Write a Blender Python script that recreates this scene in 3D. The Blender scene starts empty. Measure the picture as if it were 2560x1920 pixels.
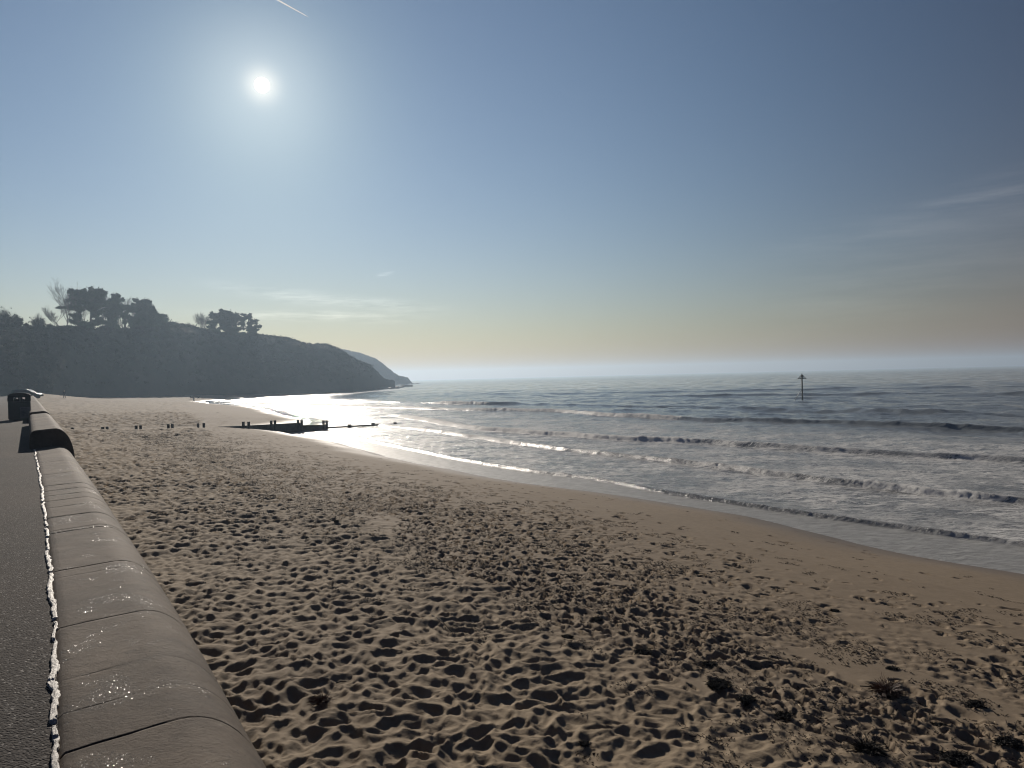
import bpy, math, random
import numpy as np
from mathutils import Vector, Matrix

random.seed(7)
rng = np.random.default_rng(7)
SC = bpy.context.scene
COL = SC.collection
R = math.radians

# ------------------------------------------------------------------ camera
FPX = 1850.0                       # focal length in pixels of the 2560 px wide photograph
CAM_Z = 5.0                        # eye height above the sea (1.55 m above the promenade)
PROM_Z = 3.45
pitch = math.atan(18.0/FPX)        # looking slightly down
roll = math.atan(0.0242)
F_ = Vector((0, math.cos(pitch), -math.sin(pitch)))
R0 = Vector((1, 0, 0)); U0 = R0.cross(F_)
CR = math.cos(roll)*R0 - math.sin(roll)*U0
CU = math.sin(roll)*R0 + math.cos(roll)*U0
CAM = Vector((0, 0, CAM_Z))
cd = bpy.data.cameras.new('camera'); cam = bpy.data.objects.new('camera', cd); COL.objects.link(cam)
m = Matrix.Identity(4)
for i in range(3):
    m[i][0] = CR[i]; m[i][1] = CU[i]; m[i][2] = -F_[i]; m[i][3] = CAM[i]
cam.matrix_world = m
cd.sensor_fit = 'HORIZONTAL'; cd.sensor_width = 36.0; cd.lens = 36.0*FPX/2560.0
cd.clip_start = 0.05; cd.clip_end = 60000
SC.camera = cam

def ray(x, y):
    return F_ + CR*((x-1280.0)/FPX) - CU*((y-960.0)/FPX)
def ground(x, y, z=0.0):           # where the line of sight meets the level z
    d = ray(x, y); t = (z-CAM_Z)/d.z
    return CAM + d*t
def at(x, y, Y):                   # the point on the line of sight at distance Y ahead
    d = ray(x, y); return CAM + d*(Y/d.y)

# ------------------------------------------------------------------ sun, sky, exposure
SUN = ray(655, 213).normalized()
el = math.asin(SUN.z); az = math.atan2(SUN.x, SUN.y)
SC.view_settings.view_transform = 'Standard'; SC.view_settings.look = 'None'
SC.view_settings.exposure = 0.0; SC.view_settings.gamma = 1.0; SC.view_settings.use_curve_mapping = False
sl = bpy.data.lights.new('sun', 'SUN'); sl.energy = 4.4; sl.angle = R(0.6); sl.color = (1.0, 0.90, 0.78)
so = bpy.data.objects.new('sun', sl); COL.objects.link(so)
so.rotation_euler = (-SUN).to_track_quat('-Z', 'Y').to_euler()

W = bpy.data.worlds.new('World'); SC.world = W; W.use_nodes = True
nt = W.node_tree; N = nt.nodes; L = nt.links; N.clear()
def wn(t, **k):
    n = N.new(t)
    for a, b in k.items(): setattr(n, a, b)
    return n
def wmath(op, a, b=None, clamp=False):
    n = wn('ShaderNodeMath', operation=op); n.use_clamp = clamp
    for i, v in enumerate((a, b)):
        if v is None: continue
        if isinstance(v, (int, float)): n.inputs[i].default_value = v
        else: L.new(v, n.inputs[i])
    return n.outputs[0]
def wcol(op, a, b, fac=1.0):
    n = wn('ShaderNodeMix', data_type='RGBA', blend_type=op)
    n.clamp_result = False
    for k, v in ((0, fac), (6, a), (7, b)):
        if isinstance(v, (int, float)): n.inputs[k].default_value = v
        elif isinstance(v, tuple): n.inputs[k].default_value = (*v, 1)
        else: L.new(v, n.inputs[k])
    return n.outputs[2]
tc = wn('ShaderNodeTexCoord')
sky = wn('ShaderNodeTexSky', sky_type='NISHITA'); sky.sun_disc = False
sky.sun_elevation = el; sky.sun_rotation = az; sky.altitude = 0
sky.air_density = 1.0; sky.dust_density = 0.0; sky.ozone_density = 1.5
dot = wn('ShaderNodeVectorMath', operation='DOT_PRODUCT'); L.new(tc.outputs['Generated'], dot.inputs[0]); dot.inputs[1].default_value = SUN
cosg = dot.outputs['Value']
sep = wn('ShaderNodeSeparateXYZ'); L.new(tc.outputs['Generated'], sep.inputs[0]); zz = sep.outputs[2]
om = wmath('SUBTRACT', 1.0, cosg)                               # about angle^2 / 2
def lobe(sig_deg):
    s = R(sig_deg)
    return wmath('EXPONENT', wmath('MULTIPLY', om, -1.0/(s*s)))
# hazy morning air: brightness and tint of the sky by angle from the sun and by height
cg = wmath('MAXIMUM', cosg, 0.55)
hz8 = wmath('EXPONENT', wmath('MULTIPLY', wmath('MAXIMUM', zz, 0.0), -8.0))
hz30 = wmath('EXPONENT', wmath('MULTIPLY', wmath('MAXIMUM', zz, 0.0), -26.0))
FIT = [[-3.4368, -5.0965, -5.2509], [-2.0771, 2.1151, 3.035], [3.0289, 0.3727, -0.4519], [0.8839, 0.2461, -0.2898], [-0.8064, -0.3847, 0.0387], [0.594, 0.486, 0.234], [-1.652, -1.9246, -2.5009], [0.9561, 1.0665, 0.7926]]
feat = [None, cg, wmath('MULTIPLY', cg, cg), hz8, wmath('MULTIPLY', hz8, cg), lobe(6.0), hz30, wmath('MULTIPLY', hz30, cg)]
cmb = wn('ShaderNodeCombineXYZ')
for i in range(3):
    acc = FIT[0][i]
    for k in range(1, 8): acc = wmath('ADD', wmath('MULTIPLY', feat[k], FIT[k][i]), acc)
    L.new(wmath('EXPONENT', acc), cmb.inputs[i])
base = wcol('MULTIPLY', sky.outputs[0], cmb.outputs[0])
cb2 = wn('ShaderNodeCombineXYZ')                                # the clear sky is deeper and bluer away from the sun
for i, lo in enumerate((0.26, 0.44, 0.78)):
    mrb = wn('ShaderNodeMapRange'); L.new(cosg, mrb.inputs[0])
    for j, q in enumerate((-0.1, 0.60, lo, 1.0)): mrb.inputs[j+1].default_value = q
    L.new(mrb.outputs[0], cb2.inputs[i])
base = wcol('MULTIPLY', base, cb2.outputs[0])
def add_lobe(prev, sig, colr, k):
    f = wmath('MULTIPLY', lobe(sig), k)
    c = wn('ShaderNodeCombineXYZ')
    for i in range(3): L.new(wmath('MULTIPLY', f, colr[i]), c.inputs[i])
    return wcol('ADD', prev, c.outputs[0])
base = add_lobe(base, 2.8, (1.0, 0.97, 0.93), 0.16)
base = add_lobe(base, 0.72, (1.0, 0.84, 0.62), 0.50)
# thin high cloud (real cloud of the sky, by direction)
def band(el_c, el_w, az_c, az_w, tilt, scale, k, prev, seed):
    at2 = wmath('ARCTAN2', sep.outputs[0], sep.outputs[1])
    daz = wmath('SUBTRACT', at2, R(az_c))
    elv = wmath('ARCSINE', zz)
    nz = wn('ShaderNodeTexNoise', noise_dimensions='3D')
    mp = wn('ShaderNodeCombineXYZ')
    L.new(wmath('MULTIPLY', at2, scale), mp.inputs[0]); L.new(wmath('MULTIPLY', elv, scale*9), mp.inputs[1]); mp.inputs[2].default_value = seed
    L.new(mp.outputs[0], nz.inputs['Vector']); nz.inputs['Scale'].default_value = 1.0; nz.inputs['Detail'].default_value = 5; nz.inputs['Roughness'].default_value = 0.6
    nw = wn('ShaderNodeTexNoise', noise_dimensions='3D'); L.new(mp.outputs[0], nw.inputs['Vector']); nw.inputs['Scale'].default_value = 0.45
    warp = wmath('MULTIPLY', wmath('SUBTRACT', nw.outputs[0], 0.5), el_w*R(1)*2.2)
    de = wmath('ADD', wmath('SUBTRACT', wmath('SUBTRACT', elv, R(el_c)), wmath('MULTIPLY', daz, tilt)), warp)
    ge = wmath('EXPONENT', wmath('MULTIPLY', wmath('POWER', wmath('ABSOLUTE', wmath('DIVIDE', de, R(el_w))), 2.0), -1.0))
    ga = wmath('EXPONENT', wmath('MULTIPLY', wmath('POWER', wmath('ABSOLUTE', wmath('DIVIDE', daz, R(az_w))), 4.0), -1.0))
    s = wn('ShaderNodeMapRange'); L.new(nz.outputs[0], s.inputs[0]); s.inputs[1].default_value = 0.38; s.inputs[2].default_value = 0.72
    f = wmath('MULTIPLY', wmath('MULTIPLY', wmath('MULTIPLY', ge, ga), s.outputs[0]), k)
    c = wn('ShaderNodeCombineXYZ')
    for i, q in enumerate((1.0, 0.93, 0.84)): L.new(wmath('MULTIPLY', f, q), c.inputs[i])
    return wcol('ADD', prev, c.outputs[0])
base = band(6.1, 0.42, -13.5, 7.5, -0.10, 14, 0.26, base, 3.0)
base = band(4.9, 0.34, -15.0, 7.0, -0.03, 16, 0.24, base, 9.0)
base = band(10.9, 0.22, 33.5, 4.6, 0.03, 14, 0.075, base, 5.0)
base = band(10.2, 1.2, 30.0, 11.0, 0.16, 9, 0.035, base, 15.0)
base = band(7.8, 3.0, 34.0, 14.0, 0.22, 5, 0.05, base, 31.0)
base = band(8.0, 0.12, -9.5, 0.7, 0.25, 30, 0.22, base, 21.0)
# the disc itself
disc = wmath('MULTIPLY', wmath('GREATER_THAN', cosg, math.cos(R(0.5))), 4.0)
cdi = wn('ShaderNodeCombineXYZ')
for i, q in enumerate((1.0, 0.96, 0.86)): L.new(wmath('MULTIPLY', disc, q), cdi.inputs[i])
base = wcol('ADD', base, cdi.outputs[0])
bg = wn('ShaderNodeBackground'); L.new(base, bg.inputs[0]); bg.inputs[1].default_value = 1.0
wo = wn('ShaderNodeOutputWorld'); L.new(bg.outputs[0], wo.inputs[0])

# ------------------------------------------------------------------ helpers
TH = R(33.2)                                    # the wall runs 32.6 degrees left of the camera axis
DS = (-math.sin(TH), math.cos(TH)); DN = (math.cos(TH), math.sin(TH))
def sn(p): return (p[0]*DS[0]+p[1]*DS[1], p[0]*DN[0]+p[1]*DN[1])
def xy(s, n): return (s*DS[0]+n*DN[0], s*DS[1]+n*DN[1])

def tag(o, label=None, cat=None, group=None, kind=None):
    if label: o['label'] = label
    if cat: o['category'] = cat
    if group: o['group'] = group
    if kind: o['kind'] = kind
    return o
def empty(name, loc=(0, 0, 0), rz=0.0):
    o = bpy.data.objects.new(name, None); COL.objects.link(o)
    o.location = loc; o.rotation_euler = (0, 0, rz); o.empty_display_size = 0.3
    return o

class MB:
    def __init__(s): s.v = []; s.f = []
    def box(s, c, size, rz=0.0, taper=1.0):
        x, y, z = size[0]/2, size[1]/2, size[2]/2; b = len(s.v)
        ca, sa = math.cos(rz), math.sin(rz)
        for dz in (-z, z):
            k = taper if dz > 0 else 1.0
            for dx, dy in ((-x, -y), (x, -y), (x, y), (-x, y)):
                dx *= k; dy *= k
                s.v.append((c[0]+dx*ca-dy*sa, c[1]+dx*sa+dy*ca, c[2]+dz))
        s.f += [(b, b+3, b+2, b+1), (b+4, b+5, b+6, b+7)] + [(b+i, b+(i+1) % 4, b+4+(i+1) % 4, b+4+i) for i in range(4)]
    def tube(s, pts, rads, n=6, cap=True):
        b0 = len(s.v); P = [Vector(p) for p in pts]
        for i, p in enumerate(P):
            t = (P[min(i+1, len(P)-1)]-P[max(i-1, 0)])
            if t.length < 1e-9: t = Vector((0, 0, 1))
            t.normalize()
            a = t.cross(Vector((0, 0, 1)) if abs(t.z) < 0.9 else Vector((1, 0, 0))).normalized(); c = t.cross(a)
            for k in range(n):
                an = 2*math.pi*k/n
                s.v.append(tuple(p+(a*math.cos(an)+c*math.sin(an))*rads[i]))
        for i in range(len(P)-1):
            for k in range(n):
                q = b0+i*n
                s.f.append((q+k, q+(k+1) % n, q+n+(k+1) % n, q+n+k))
        if cap:
            s.f.append(tuple(b0+k for k in range(n))[::-1]); q = b0+(len(P)-1)*n
            s.f.append(tuple(q+k for k in range(n)))
    def build(s, name, mat, parent=None, smooth=False, loc=None, bevel=0.0, rz=0.0):
        me = bpy.data.meshes.new(name); me.from_pydata(s.v, [], s.f); me.validate()
        if smooth: me.polygons.foreach_set('use_smooth', [True]*len(me.polygons))
        if mat: me.materials.append(mat)
        o = bpy.data.objects.new(name, me); COL.objects.link(o)
        if parent: o.parent = parent
        if loc is not None: o.location = loc
        o.rotation_euler = (0, 0, rz)
        if bevel:
            bm = o.modifiers.new('bevel', 'BEVEL'); bm.width = bevel; bm.segments = 2; bm.limit_method = 'ANGLE'
        return o

def grid_mesh(name, X, Y, Z, mat, attrs=None, smooth=True, parent=None, loc=None):
    r, c = X.shape
    co = np.stack([X, Y, Z], -1).reshape(-1, 3).astype(np.float32)
    idx = np.arange(r*c, dtype=np.int32).reshape(r, c)
    q = np.stack([idx[:-1, :-1], idx[:-1, 1:], idx[1:, 1:], idx[1:, :-1]], -1).reshape(-1, 4)
    me = bpy.data.meshes.new(name)
    me.vertices.add(r*c); me.vertices.foreach_set('co', co.ravel())
    me.loops.add(q.size); me.loops.foreach_set('vertex_index', q.ravel())
    me.polygons.add(len(q)); me.polygons.foreach_set('loop_start', np.arange(0, q.size, 4, dtype=np.int32))
    me.polygons.foreach_set('loop_total', np.full(len(q), 4, dtype=np.int32))
    if smooth: me.polygons.foreach_set('use_smooth', np.ones(len(q), dtype=bool))
    for k, a in (attrs or {}).items():
        at_ = me.attributes.new(k, 'FLOAT', 'POINT'); at_.data.foreach_set('value', a.reshape(-1).astype(np.float32))
    me.update(); me.validate()
    me.materials.append(mat)
    o = bpy.data.objects.new(name, me); COL.objects.link(o)
    if parent: o.parent = parent
    if loc is not None: o.location = loc
    return o

def tri_mesh(name, V, Fc, mat, parent=None, loc=None):
    V = np.asarray(V, np.float32); Fc = np.asarray(Fc, np.int32)
    me = bpy.data.meshes.new(name); k = Fc.shape[1]
    me.vertices.add(len(V)); me.vertices.foreach_set('co', V.ravel())
    me.loops.add(Fc.size); me.loops.foreach_set('vertex_index', Fc.ravel())
    me.polygons.add(len(Fc)); me.polygons.foreach_set('loop_start', np.arange(0, Fc.size, k, dtype=np.int32))
    me.polygons.foreach_set('loop_total', np.full(len(Fc), k, dtype=np.int32))
    me.update(); me.validate(); me.materials.append(mat)
    o = bpy.data.objects.new(name, me); COL.objects.link(o)
    if parent: o.parent = parent
    if loc is not None: o.location = loc
    return o

# hashed noise in numpy
def h2(i, j, seed):
    i = i.astype(np.int64); j = j.astype(np.int64)
    n = (i*374761393 + j*668265263 + seed*974634777) & 0x7fffffff
    n = ((n ^ (n >> 13))*1274126177) & 0x7fffffff
    n = ((n ^ (n >> 16))*2246822519) & 0x7fffffff
    return ((n ^ (n >> 15)) & 0xffffff)/16777216.0
def vnoise(x, y, seed=0):
    i = np.floor(x); j = np.floor(y); fx = x-i; fy = y-j
    fx = fx*fx*fx*(fx*(fx*6-15)+10); fy = fy*fy*fy*(fy*(fy*6-15)+10)
    a = h2(i, j, seed); b = h2(i+1, j, seed); c = h2(i, j+1, seed); d = h2(i+1, j+1, seed)
    return (a*(1-fx)+b*fx)*(1-fy)+(c*(1-fx)+d*fx)*fy
def fbm(x, y, seed=0, oc=4, g=0.5):
    t = 0; a = 1; w = 0
    for k in range(oc):
        t = t+a*vnoise(x*2**k+17.3*k, y*2**k-9.1*k, seed+k); w += a; a *= g
    return t/w
def sst(a, b, x):
    t = np.clip((x-a)/(b-a), 0, 1); return t*t*(3-2*t)
def pits(x, y, size, seed):
    """height of overlapping scooped hollows that meet in soft crests, 0 in a hollow .. 1 on a crest"""
    gx = x/size; gy = y/size; i0 = np.floor(gx); j0 = np.floor(gy)
    best = np.full(x.shape, 9.0); acc = np.zeros(x.shape)
    K = 17.0
    for di in (-1, 0, 1):
        for dj in (-1, 0, 1):
            i = i0+di; j = j0+dj
            cx = i+0.1+0.8*h2(i, j, seed); cy = j+0.1+0.8*h2(i, j, seed+1)
            an = 6.283*h2(i, j, seed+2); dep = -0.05+1.25*h2(i, j, seed+3)
            ax = gx-cx; ay = gy-cy
            u = ax*np.cos(an)+ay*np.sin(an); v = -ax*np.sin(an)+ay*np.cos(an)
            d = (u*u*0.8+v*v*1.7)*1.55
            hgt = d+(1-dep)*0.42
            acc += np.exp(-K*hgt)
    return np.clip(-np.log(acc+1e-9)/K, -0.2, 0.9)
def prints(s, n, size, seed, prob, jit=0.5, ln=0.15, wd=0.055):
    """single dents elongated mostly along the beach: 0..1"""
    gx = s/size; gy = n/size; i0 = np.floor(gx); j0 = np.floor(gy)
    out = np.zeros(s.shape)
    for di in (-1, 0, 1):
        for dj in (-1, 0, 1):
            i = i0+di; j = j0+dj
            on = h2(i, j, seed+5) < prob
            cx = (i+h2(i, j, seed))*size; cy = (j+h2(i, j, seed+1))*size
            an = (h2(i, j, seed+2)-0.5)*2*jit; sc = 0.6+0.8*h2(i, j, seed+3)
            ax = s-cx; ay = n-cy
            u = (ax*np.cos(an)+ay*np.sin(an))/(ln*sc); v = (-ax*np.sin(an)+ay*np.cos(an))/(wd*sc)
            d = np.sqrt(u*u+v*v)
            prof = (1-sst(0.55, 1.0, d))-0.35*np.exp(-((d-1.25)/0.22)**2)
            out = np.where(on, np.where(np.abs(prof) > np.abs(out), prof, out), out)
    return out

# ------------------------------------------------------------------ materials
class Mat:
    def __init__(s, name):
        s.m = bpy.data.materials.new(name); s.m.use_nodes = True; s.t = s.m.node_tree; s.t.nodes.clear()
        s.out = s.t.nodes.new('ShaderNodeOutputMaterial')
        s.co = s.t.nodes.new('ShaderNodeTexCoord').outputs['Object']
    def n(s, t, **k):
        x = s.t.nodes.new(t)
        for a, b in k.items(): setattr(x, a, b)
        return x
    def l(s, a, b): s.t.links.new(a, b)
    def pb(s, col=(0.5, 0.5, 0.5), rough=0.8, metal=0.0, spec=0.5, ior=1.5):
        b = s.n('ShaderNodeBsdfPrincipled')
        s.setv(b.inputs['Base Color'], col); s.setv(b.inputs['Roughness'], rough)
        b.inputs['Metallic'].default_value = metal; b.inputs['IOR'].default_value = ior
        s.setv(b.inputs['Specular IOR Level'], spec)
        s.b = b; s.l(b.outputs[0], s.out.inputs[0]); return b
    def setv(s, inp, v):
        if isinstance(v, (int, float)): inp.default_value = v
        elif isinstance(v, tuple): inp.default_value = (*v, 1) if len(v) == 3 and inp.type == 'RGBA' else v
        else: s.l(v, inp)
    def noise(s, scale, detail=4, rough=0.55, vec=None, dist=0.0):
        x = s.n('ShaderNodeTexNoise'); x.inputs['Scale'].default_value = scale; x.inputs['Detail'].default_value = detail
        x.inputs['Roughness'].default_value = rough; x.inputs['Distortion'].default_value = dist
        s.l(vec or s.co, x.inputs['Vector']); return x.outputs[0]
    def vor(s, scale, feature='F1', vec=None, out='Distance'):
        x = s.n('ShaderNodeTexVoronoi', feature=feature); x.inputs['Scale'].default_value = scale
        s.l(vec or s.co, x.inputs['Vector']); return x.outputs[out]
    def math(s, op, a, b=0.0, clamp=False):
        x = s.n('ShaderNodeMath', operation=op); x.use_clamp = clamp; s.setv(x.inputs[0], a); s.setv(x.inputs[1], b); return x.outputs[0]
    def mr(s, v, a, b, c=0.0, d=1.0):
        x = s.n('ShaderNodeMapRange'); s.setv(x.inputs[0], v)
        for i, q in enumerate((a, b, c, d)): s.setv(x.inputs[i+1], q)
        return x.outputs[0]
    def mix(s, f, a, b, mode='MIX'):
        x = s.n('ShaderNodeMix', data_type='RGBA', blend_type=mode); s.setv(x.inputs[0], f); s.setv(x.inputs[6], a); s.setv(x.inputs[7], b); return x.outputs[2]
    def bump(s, h, strength=0.5, dist=0.01, prev=None):
        x = s.n('ShaderNodeBump'); s.setv(x.inputs['Strength'], strength); x.inputs['Distance'].default_value = dist
        s.l(h, x.inputs['Height'])
        if prev: s.l(prev, x.inputs['Normal'])
        s.l(x.outputs[0], s.b.inputs['Normal']); return x.outputs[0]
    def attr(s, name):
        x = s.n('ShaderNodeAttribute', attribute_name=name); return x.outputs['Fac']
    def mapv(s, sc, rot=0.0):
        x = s.n('ShaderNodeMapping'); x.inputs['Scale'].default_value = sc; x.inputs['Rotation'].default_value = (0, 0, rot)
        s.l(s.co, x.inputs[0]); return x.outputs[0]

def simple(name, col, rough=0.8, var=0.25, scale=8.0, metal=0.0, bump=0.0, bd=0.01):
    M = Mat(name); nz = M.noise(scale, 5)
    f = M.mr(nz, 0.3, 0.7, 1-var, 1+var)
    c = M.n('ShaderNodeVectorMath', operation='SCALE'); c.inputs[0].default_value = col; M.l(f, c.inputs['Scale'])
    M.pb(c.outputs[0], rough, metal)
    if bump: M.bump(M.noise(scale*4, 5), bump, bd)
    return M.m

def mat_sand():
    M = Mat('sand'); wet = M.attr('wet'); churn = M.attr('churn')
    big = M.noise(0.35, 5); med = M.noise(6.0, 6, 0.6); fine = M.noise(140.0, 3, 0.7)
    dry = M.mix(M.mr(med, 0.3, 0.7), (0.226, 0.175, 0.116), (0.294, 0.230, 0.155))
    dry = M.mix(M.mr(big, 0.35, 0.65, 0.0, 0.45), dry, (0.170, 0.131, 0.090))
    firm = M.mix(M.mr(med, 0.3, 0.7), (0.196, 0.151, 0.103), (0.240, 0.187, 0.130))
    c = M.mix(churn, firm, dry)
    c = M.mix(wet, c, (0.098, 0.074, 0.053))
    sp = M.math('GREATER_THAN', fine, 0.70)
    c = M.mix(M.math('MULTIPLY', sp, 0.35), c, (0.08, 0.06, 0.045))
    M.pb(c, M.mr(wet, 0.0, 1.0, 0.9, 0.42), spec=M.mr(wet, 0.0, 1.0, 0.15, 0.5))
    b = M.bump(M.noise(28.0, 5, 0.65), M.mr(churn, 0, 1, 0.25, 0.5), 0.02)
    M.bump(fine, 0.25, 0.004, b)
    return M.m

def mat_sea():
    M = Mat('sea_water'); foam = M.attr('foam'); lace = M.attr('lace'); far = M.attr('far'); shal = M.attr('shallow')
    deep = (0.185, 0.202, 0.208); brown = (0.150, 0.150, 0.143)
    c = M.mix(shal, deep, brown)
    mv = M.mapv((0.55, 1.6, 1.0), -TH-R(90))       # streaks lie along the shore
    dn = M.n('ShaderNodeTexNoise'); dn.inputs['Scale'].default_value = 0.8; dn.inputs['Detail'].default_value = 3; M.l(mv, dn.inputs['Vector'])
    dv = M.n('ShaderNodeVectorMath', operation='SCALE'); M.l(dn.outputs['Color'], dv.inputs[0]); dv.inputs['Scale'].default_value = 0.55
    ad = M.n('ShaderNodeVectorMath', operation='ADD'); M.l(mv, ad.inputs[0]); M.l(dv.outputs[0], ad.inputs[1])
    cell = M.vor(1.7, 'DISTANCE_TO_EDGE', ad.outputs[0]); cell2 = M.vor(6.0, 'DISTANCE_TO_EDGE', ad.outputs[0])
    w1 = M.mr(cell, 0.0, 0.16, 1.0, 0.0); w2 = M.mr(cell2, 0.0, 0.24, 0.9, 0.0)
    patch = M.mr(M.noise(0.5, 5, 0.6, ad.outputs[0]), 0.34, 0.56)
    web = M.math('MULTIPLY', M.math('MAXIMUM', w1, w2), patch)
    str1 = M.mr(M.noise(2.3, 9, 0.70, ad.outputs[0]), 0.525, 0.570); str2 = M.mr(M.noise(9.0, 6, 0.7, ad.outputs[0]), 0.53, 0.60, 0.0, 0.85)
    broad = M.mr(M.noise(0.22, 3), 0.34, 0.56, 0.45, 1.0)
    web = M.math('MULTIPLY', M.math('MAXIMUM', web, M.math('MAXIMUM', str1, str2)), broad)
    lacef = M.math('MULTIPLY', web, lace, True)
    ff = M.math('MAXIMUM', lacef, M.mr(M.math('ADD', foam, M.math('MULTIPLY', M.math('SUBTRACT', M.noise(7.0, 5, 0.7), 0.5), 1.3)), 0.35, 0.75), True)
    c = M.mix(ff, c, (0.74, 0.73, 0.70))
    sw = M.attr('swash')
    swc = M.mix(M.mr(M.noise(5.0, 6, 0.7, ad.outputs[0]), 0.35, 0.65), (0.27, 0.27, 0.26), (0.46, 0.46, 0.445))
    c = M.mix(sw, c, swc)
    ff = M.math('MAXIMUM', ff, M.math('MULTIPLY', sw, 0.80))
    M.pb(c, M.mr(ff, 0.0, 1.0, M.mr(far, 0, 1, 0.03, 0.12), 0.6), ior=1.33, spec=M.mr(ff, 0.0, 1.0, 0.27, 0.05))
    mv2 = M.mapv((0.75, 1.5, 1.0), -TH-R(90))
    b = M.bump(M.noise(1.6, 8, 0.66, mv2), M.mr(far, 0, 1, 0.42, 0.60), 0.20)
    b = M.bump(M.noise(9.0, 4, 0.6, mv2), M.mr(sw, 0, 1, 0.28, 0.15), 0.05, b)
    M.bump(M.noise(26.0, 4, 0.7), ff, 0.05, b)
    return M.m

def mat_coping():
    M = Mat('weathered_concrete')
    st = M.mapv((3.0, 3.0, 3.0), 0.0)
    a = M.noise(1.6, 8, 0.7); b_ = M.noise(0.9, 8, 0.75, st); big = M.noise(0.55, 4, 0.6)
    c = M.mix(M.mr(a, 0.35, 0.65), (0.064, 0.047, 0.034), (0.132, 0.100, 0.072))
    c = M.mix(M.mr(b_, 0.5, 0.68, 0.0, 0.65), c, (0.058, 0.042, 0.030))
    c = M.mix(M.mr(big, 0.52, 0.64, 0.0, 0.5), c, (0.165, 0.130, 0.095))
    pit = M.vor(38.0, 'F1'); pn = M.noise(5.0, 4)
    pits_ = M.math('MULTIPLY', M.math('LESS_THAN', pit, 0.17), M.mr(pn, 0.52, 0.60), True)
    c = M.mix(M.math('MULTIPLY', pits_, 0.8), c, (0.018, 0.014, 0.011))
    lich = M.math('MULTIPLY', M.mr(M.noise(9.0, 6, 0.7), 0.60, 0.70), 0.35)
    c = M.mix(lich, c, (0.20, 0.175, 0.14))
    g = M.attr('groove'); c = M.mix(g, c, (0.012, 0.009, 0.007))
    M.pb(c, 0.85, spec=0.25)
    p = M.bump(M.noise(2.2, 10, 0.78), 0.55, 0.03)
    p = M.bump(M.noise(45.0, 5, 0.75), 0.6, 0.008, p)
    M.bump(pits_, 0.6, -0.006, p)
    # scattered wet grains, flat enough to catch the sun
    v = M.n('ShaderNodeTexVoronoi', feature='F1'); v.inputs['Scale'].default_value = 210; M.l(M.co, v.inputs['Vector'])
    cl = M.noise(2.6, 4, 0.65)
    mask = M.math('MULTIPLY', M.math('LESS_THAN', v.outputs['Distance'], 0.30), M.math('GREATER_THAN', cl, 0.57))
    geo = M.n('ShaderNodeNewGeometry')
    sub = M.n('ShaderNodeVectorMath', operation='SUBTRACT'); M.l(v.outputs['Color'], sub.inputs[0]); sub.inputs[1].default_value = (0.5, 0.5, 0.5)
    sc = M.n('ShaderNodeVectorMath', operation='SCALE'); M.l(sub.outputs[0], sc.inputs[0]); sc.inputs['Scale'].default_value = 1.25
    ad = M.n('ShaderNodeVectorMath', operation='ADD'); M.l(geo.outputs['Normal'], ad.inputs[0]); M.l(sc.outputs[0], ad.inputs[1])
    nr = M.n('ShaderNodeVectorMath', operation='NORMALIZE'); M.l(ad.outputs[0], nr.inputs[0])
    gl = M.n('ShaderNodeBsdfPrincipled'); gl.inputs['Base Color'].default_value = (0.06, 0.05, 0.04, 1); gl.inputs['Roughness'].default_value = 0.22; gl.inputs['IOR'].default_value = 1.45
    M.l(nr.outputs[0], gl.inputs['Normal'])
    mx = M.n('ShaderNodeMixShader'); M.l(mask, mx.inputs[0]); M.l(M.b.outputs[0], mx.inputs[1]); M.l(gl.outputs[0], mx.inputs[2]); M.l(mx.outputs[0], M.out.inputs[0])
    return M.m

def mat_asphalt():
    M = Mat('asphalt')
    v = M.n('ShaderNodeTexVoronoi', feature='F1'); v.inputs['Scale'].default_value = 75; M.l(M.co, v.inputs['Vector'])
    sepc = M.n('ShaderNodeSeparateColor'); M.l(v.outputs['Color'], sepc.inputs[0])
    c = M.mix(sepc.outputs[0], (0.022, 0.020, 0.020), (0.070, 0.062, 0.056))
    c = M.mix(M.mr(M.noise(0.25, 5), 0.35, 0.65, 0.0, 0.5), c, (0.085, 0.068, 0.054))
    glint = M.math('GREATER_THAN', sepc.outputs[1], 0.93)
    c = M.mix(M.math('MULTIPLY', glint, 0.4), c, (0.20, 0.18, 0.16))
    M.pb(c, M.mr(glint, 0, 1, 0.92, 0.75), spec=0.15)
    p = M.bump(v.outputs['Distance'], 0.7, -0.008)
    M.bump(M.noise(200.0, 2), 0.3, 0.003, p)
    return M.m

def mat_crust():
    M = Mat('pale_mortar'); M.pb(M.mix(M.mr(M.noise(30.0, 5), 0.35, 0.65), (0.52, 0.48, 0.42), (0.30, 0.27, 0.23)), 0.5, spec=0.6)
    M.bump(M.noise(90.0, 5, 0.7), 0.9, 0.012); return M.m

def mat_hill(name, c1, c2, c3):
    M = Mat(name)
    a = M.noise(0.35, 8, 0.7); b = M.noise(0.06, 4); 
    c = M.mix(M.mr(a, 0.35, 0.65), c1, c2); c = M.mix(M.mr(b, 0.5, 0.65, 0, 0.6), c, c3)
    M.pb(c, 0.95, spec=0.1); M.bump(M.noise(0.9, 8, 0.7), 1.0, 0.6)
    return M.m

def mat_leaf(name, c1, c2):
    M = Mat(name)
    c = M.mix(M.mr(M.noise(0.8, 3), 0.35, 0.65), c1, c2)
    M.pb(c, 0.8, spec=0.2)
    tr = M.n('ShaderNodeBsdfTranslucent'); M.setv(tr.inputs[0], c)
    mx = M.n('ShaderNodeMixShader'); mx.inputs[0].default_value = 0.18
    M.l(M.b.outputs[0], mx.inputs[1]); M.l(tr.outputs[0], mx.inputs[2]); M.l(mx.outputs[0], M.out.inputs[0])
    return M.m

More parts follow.
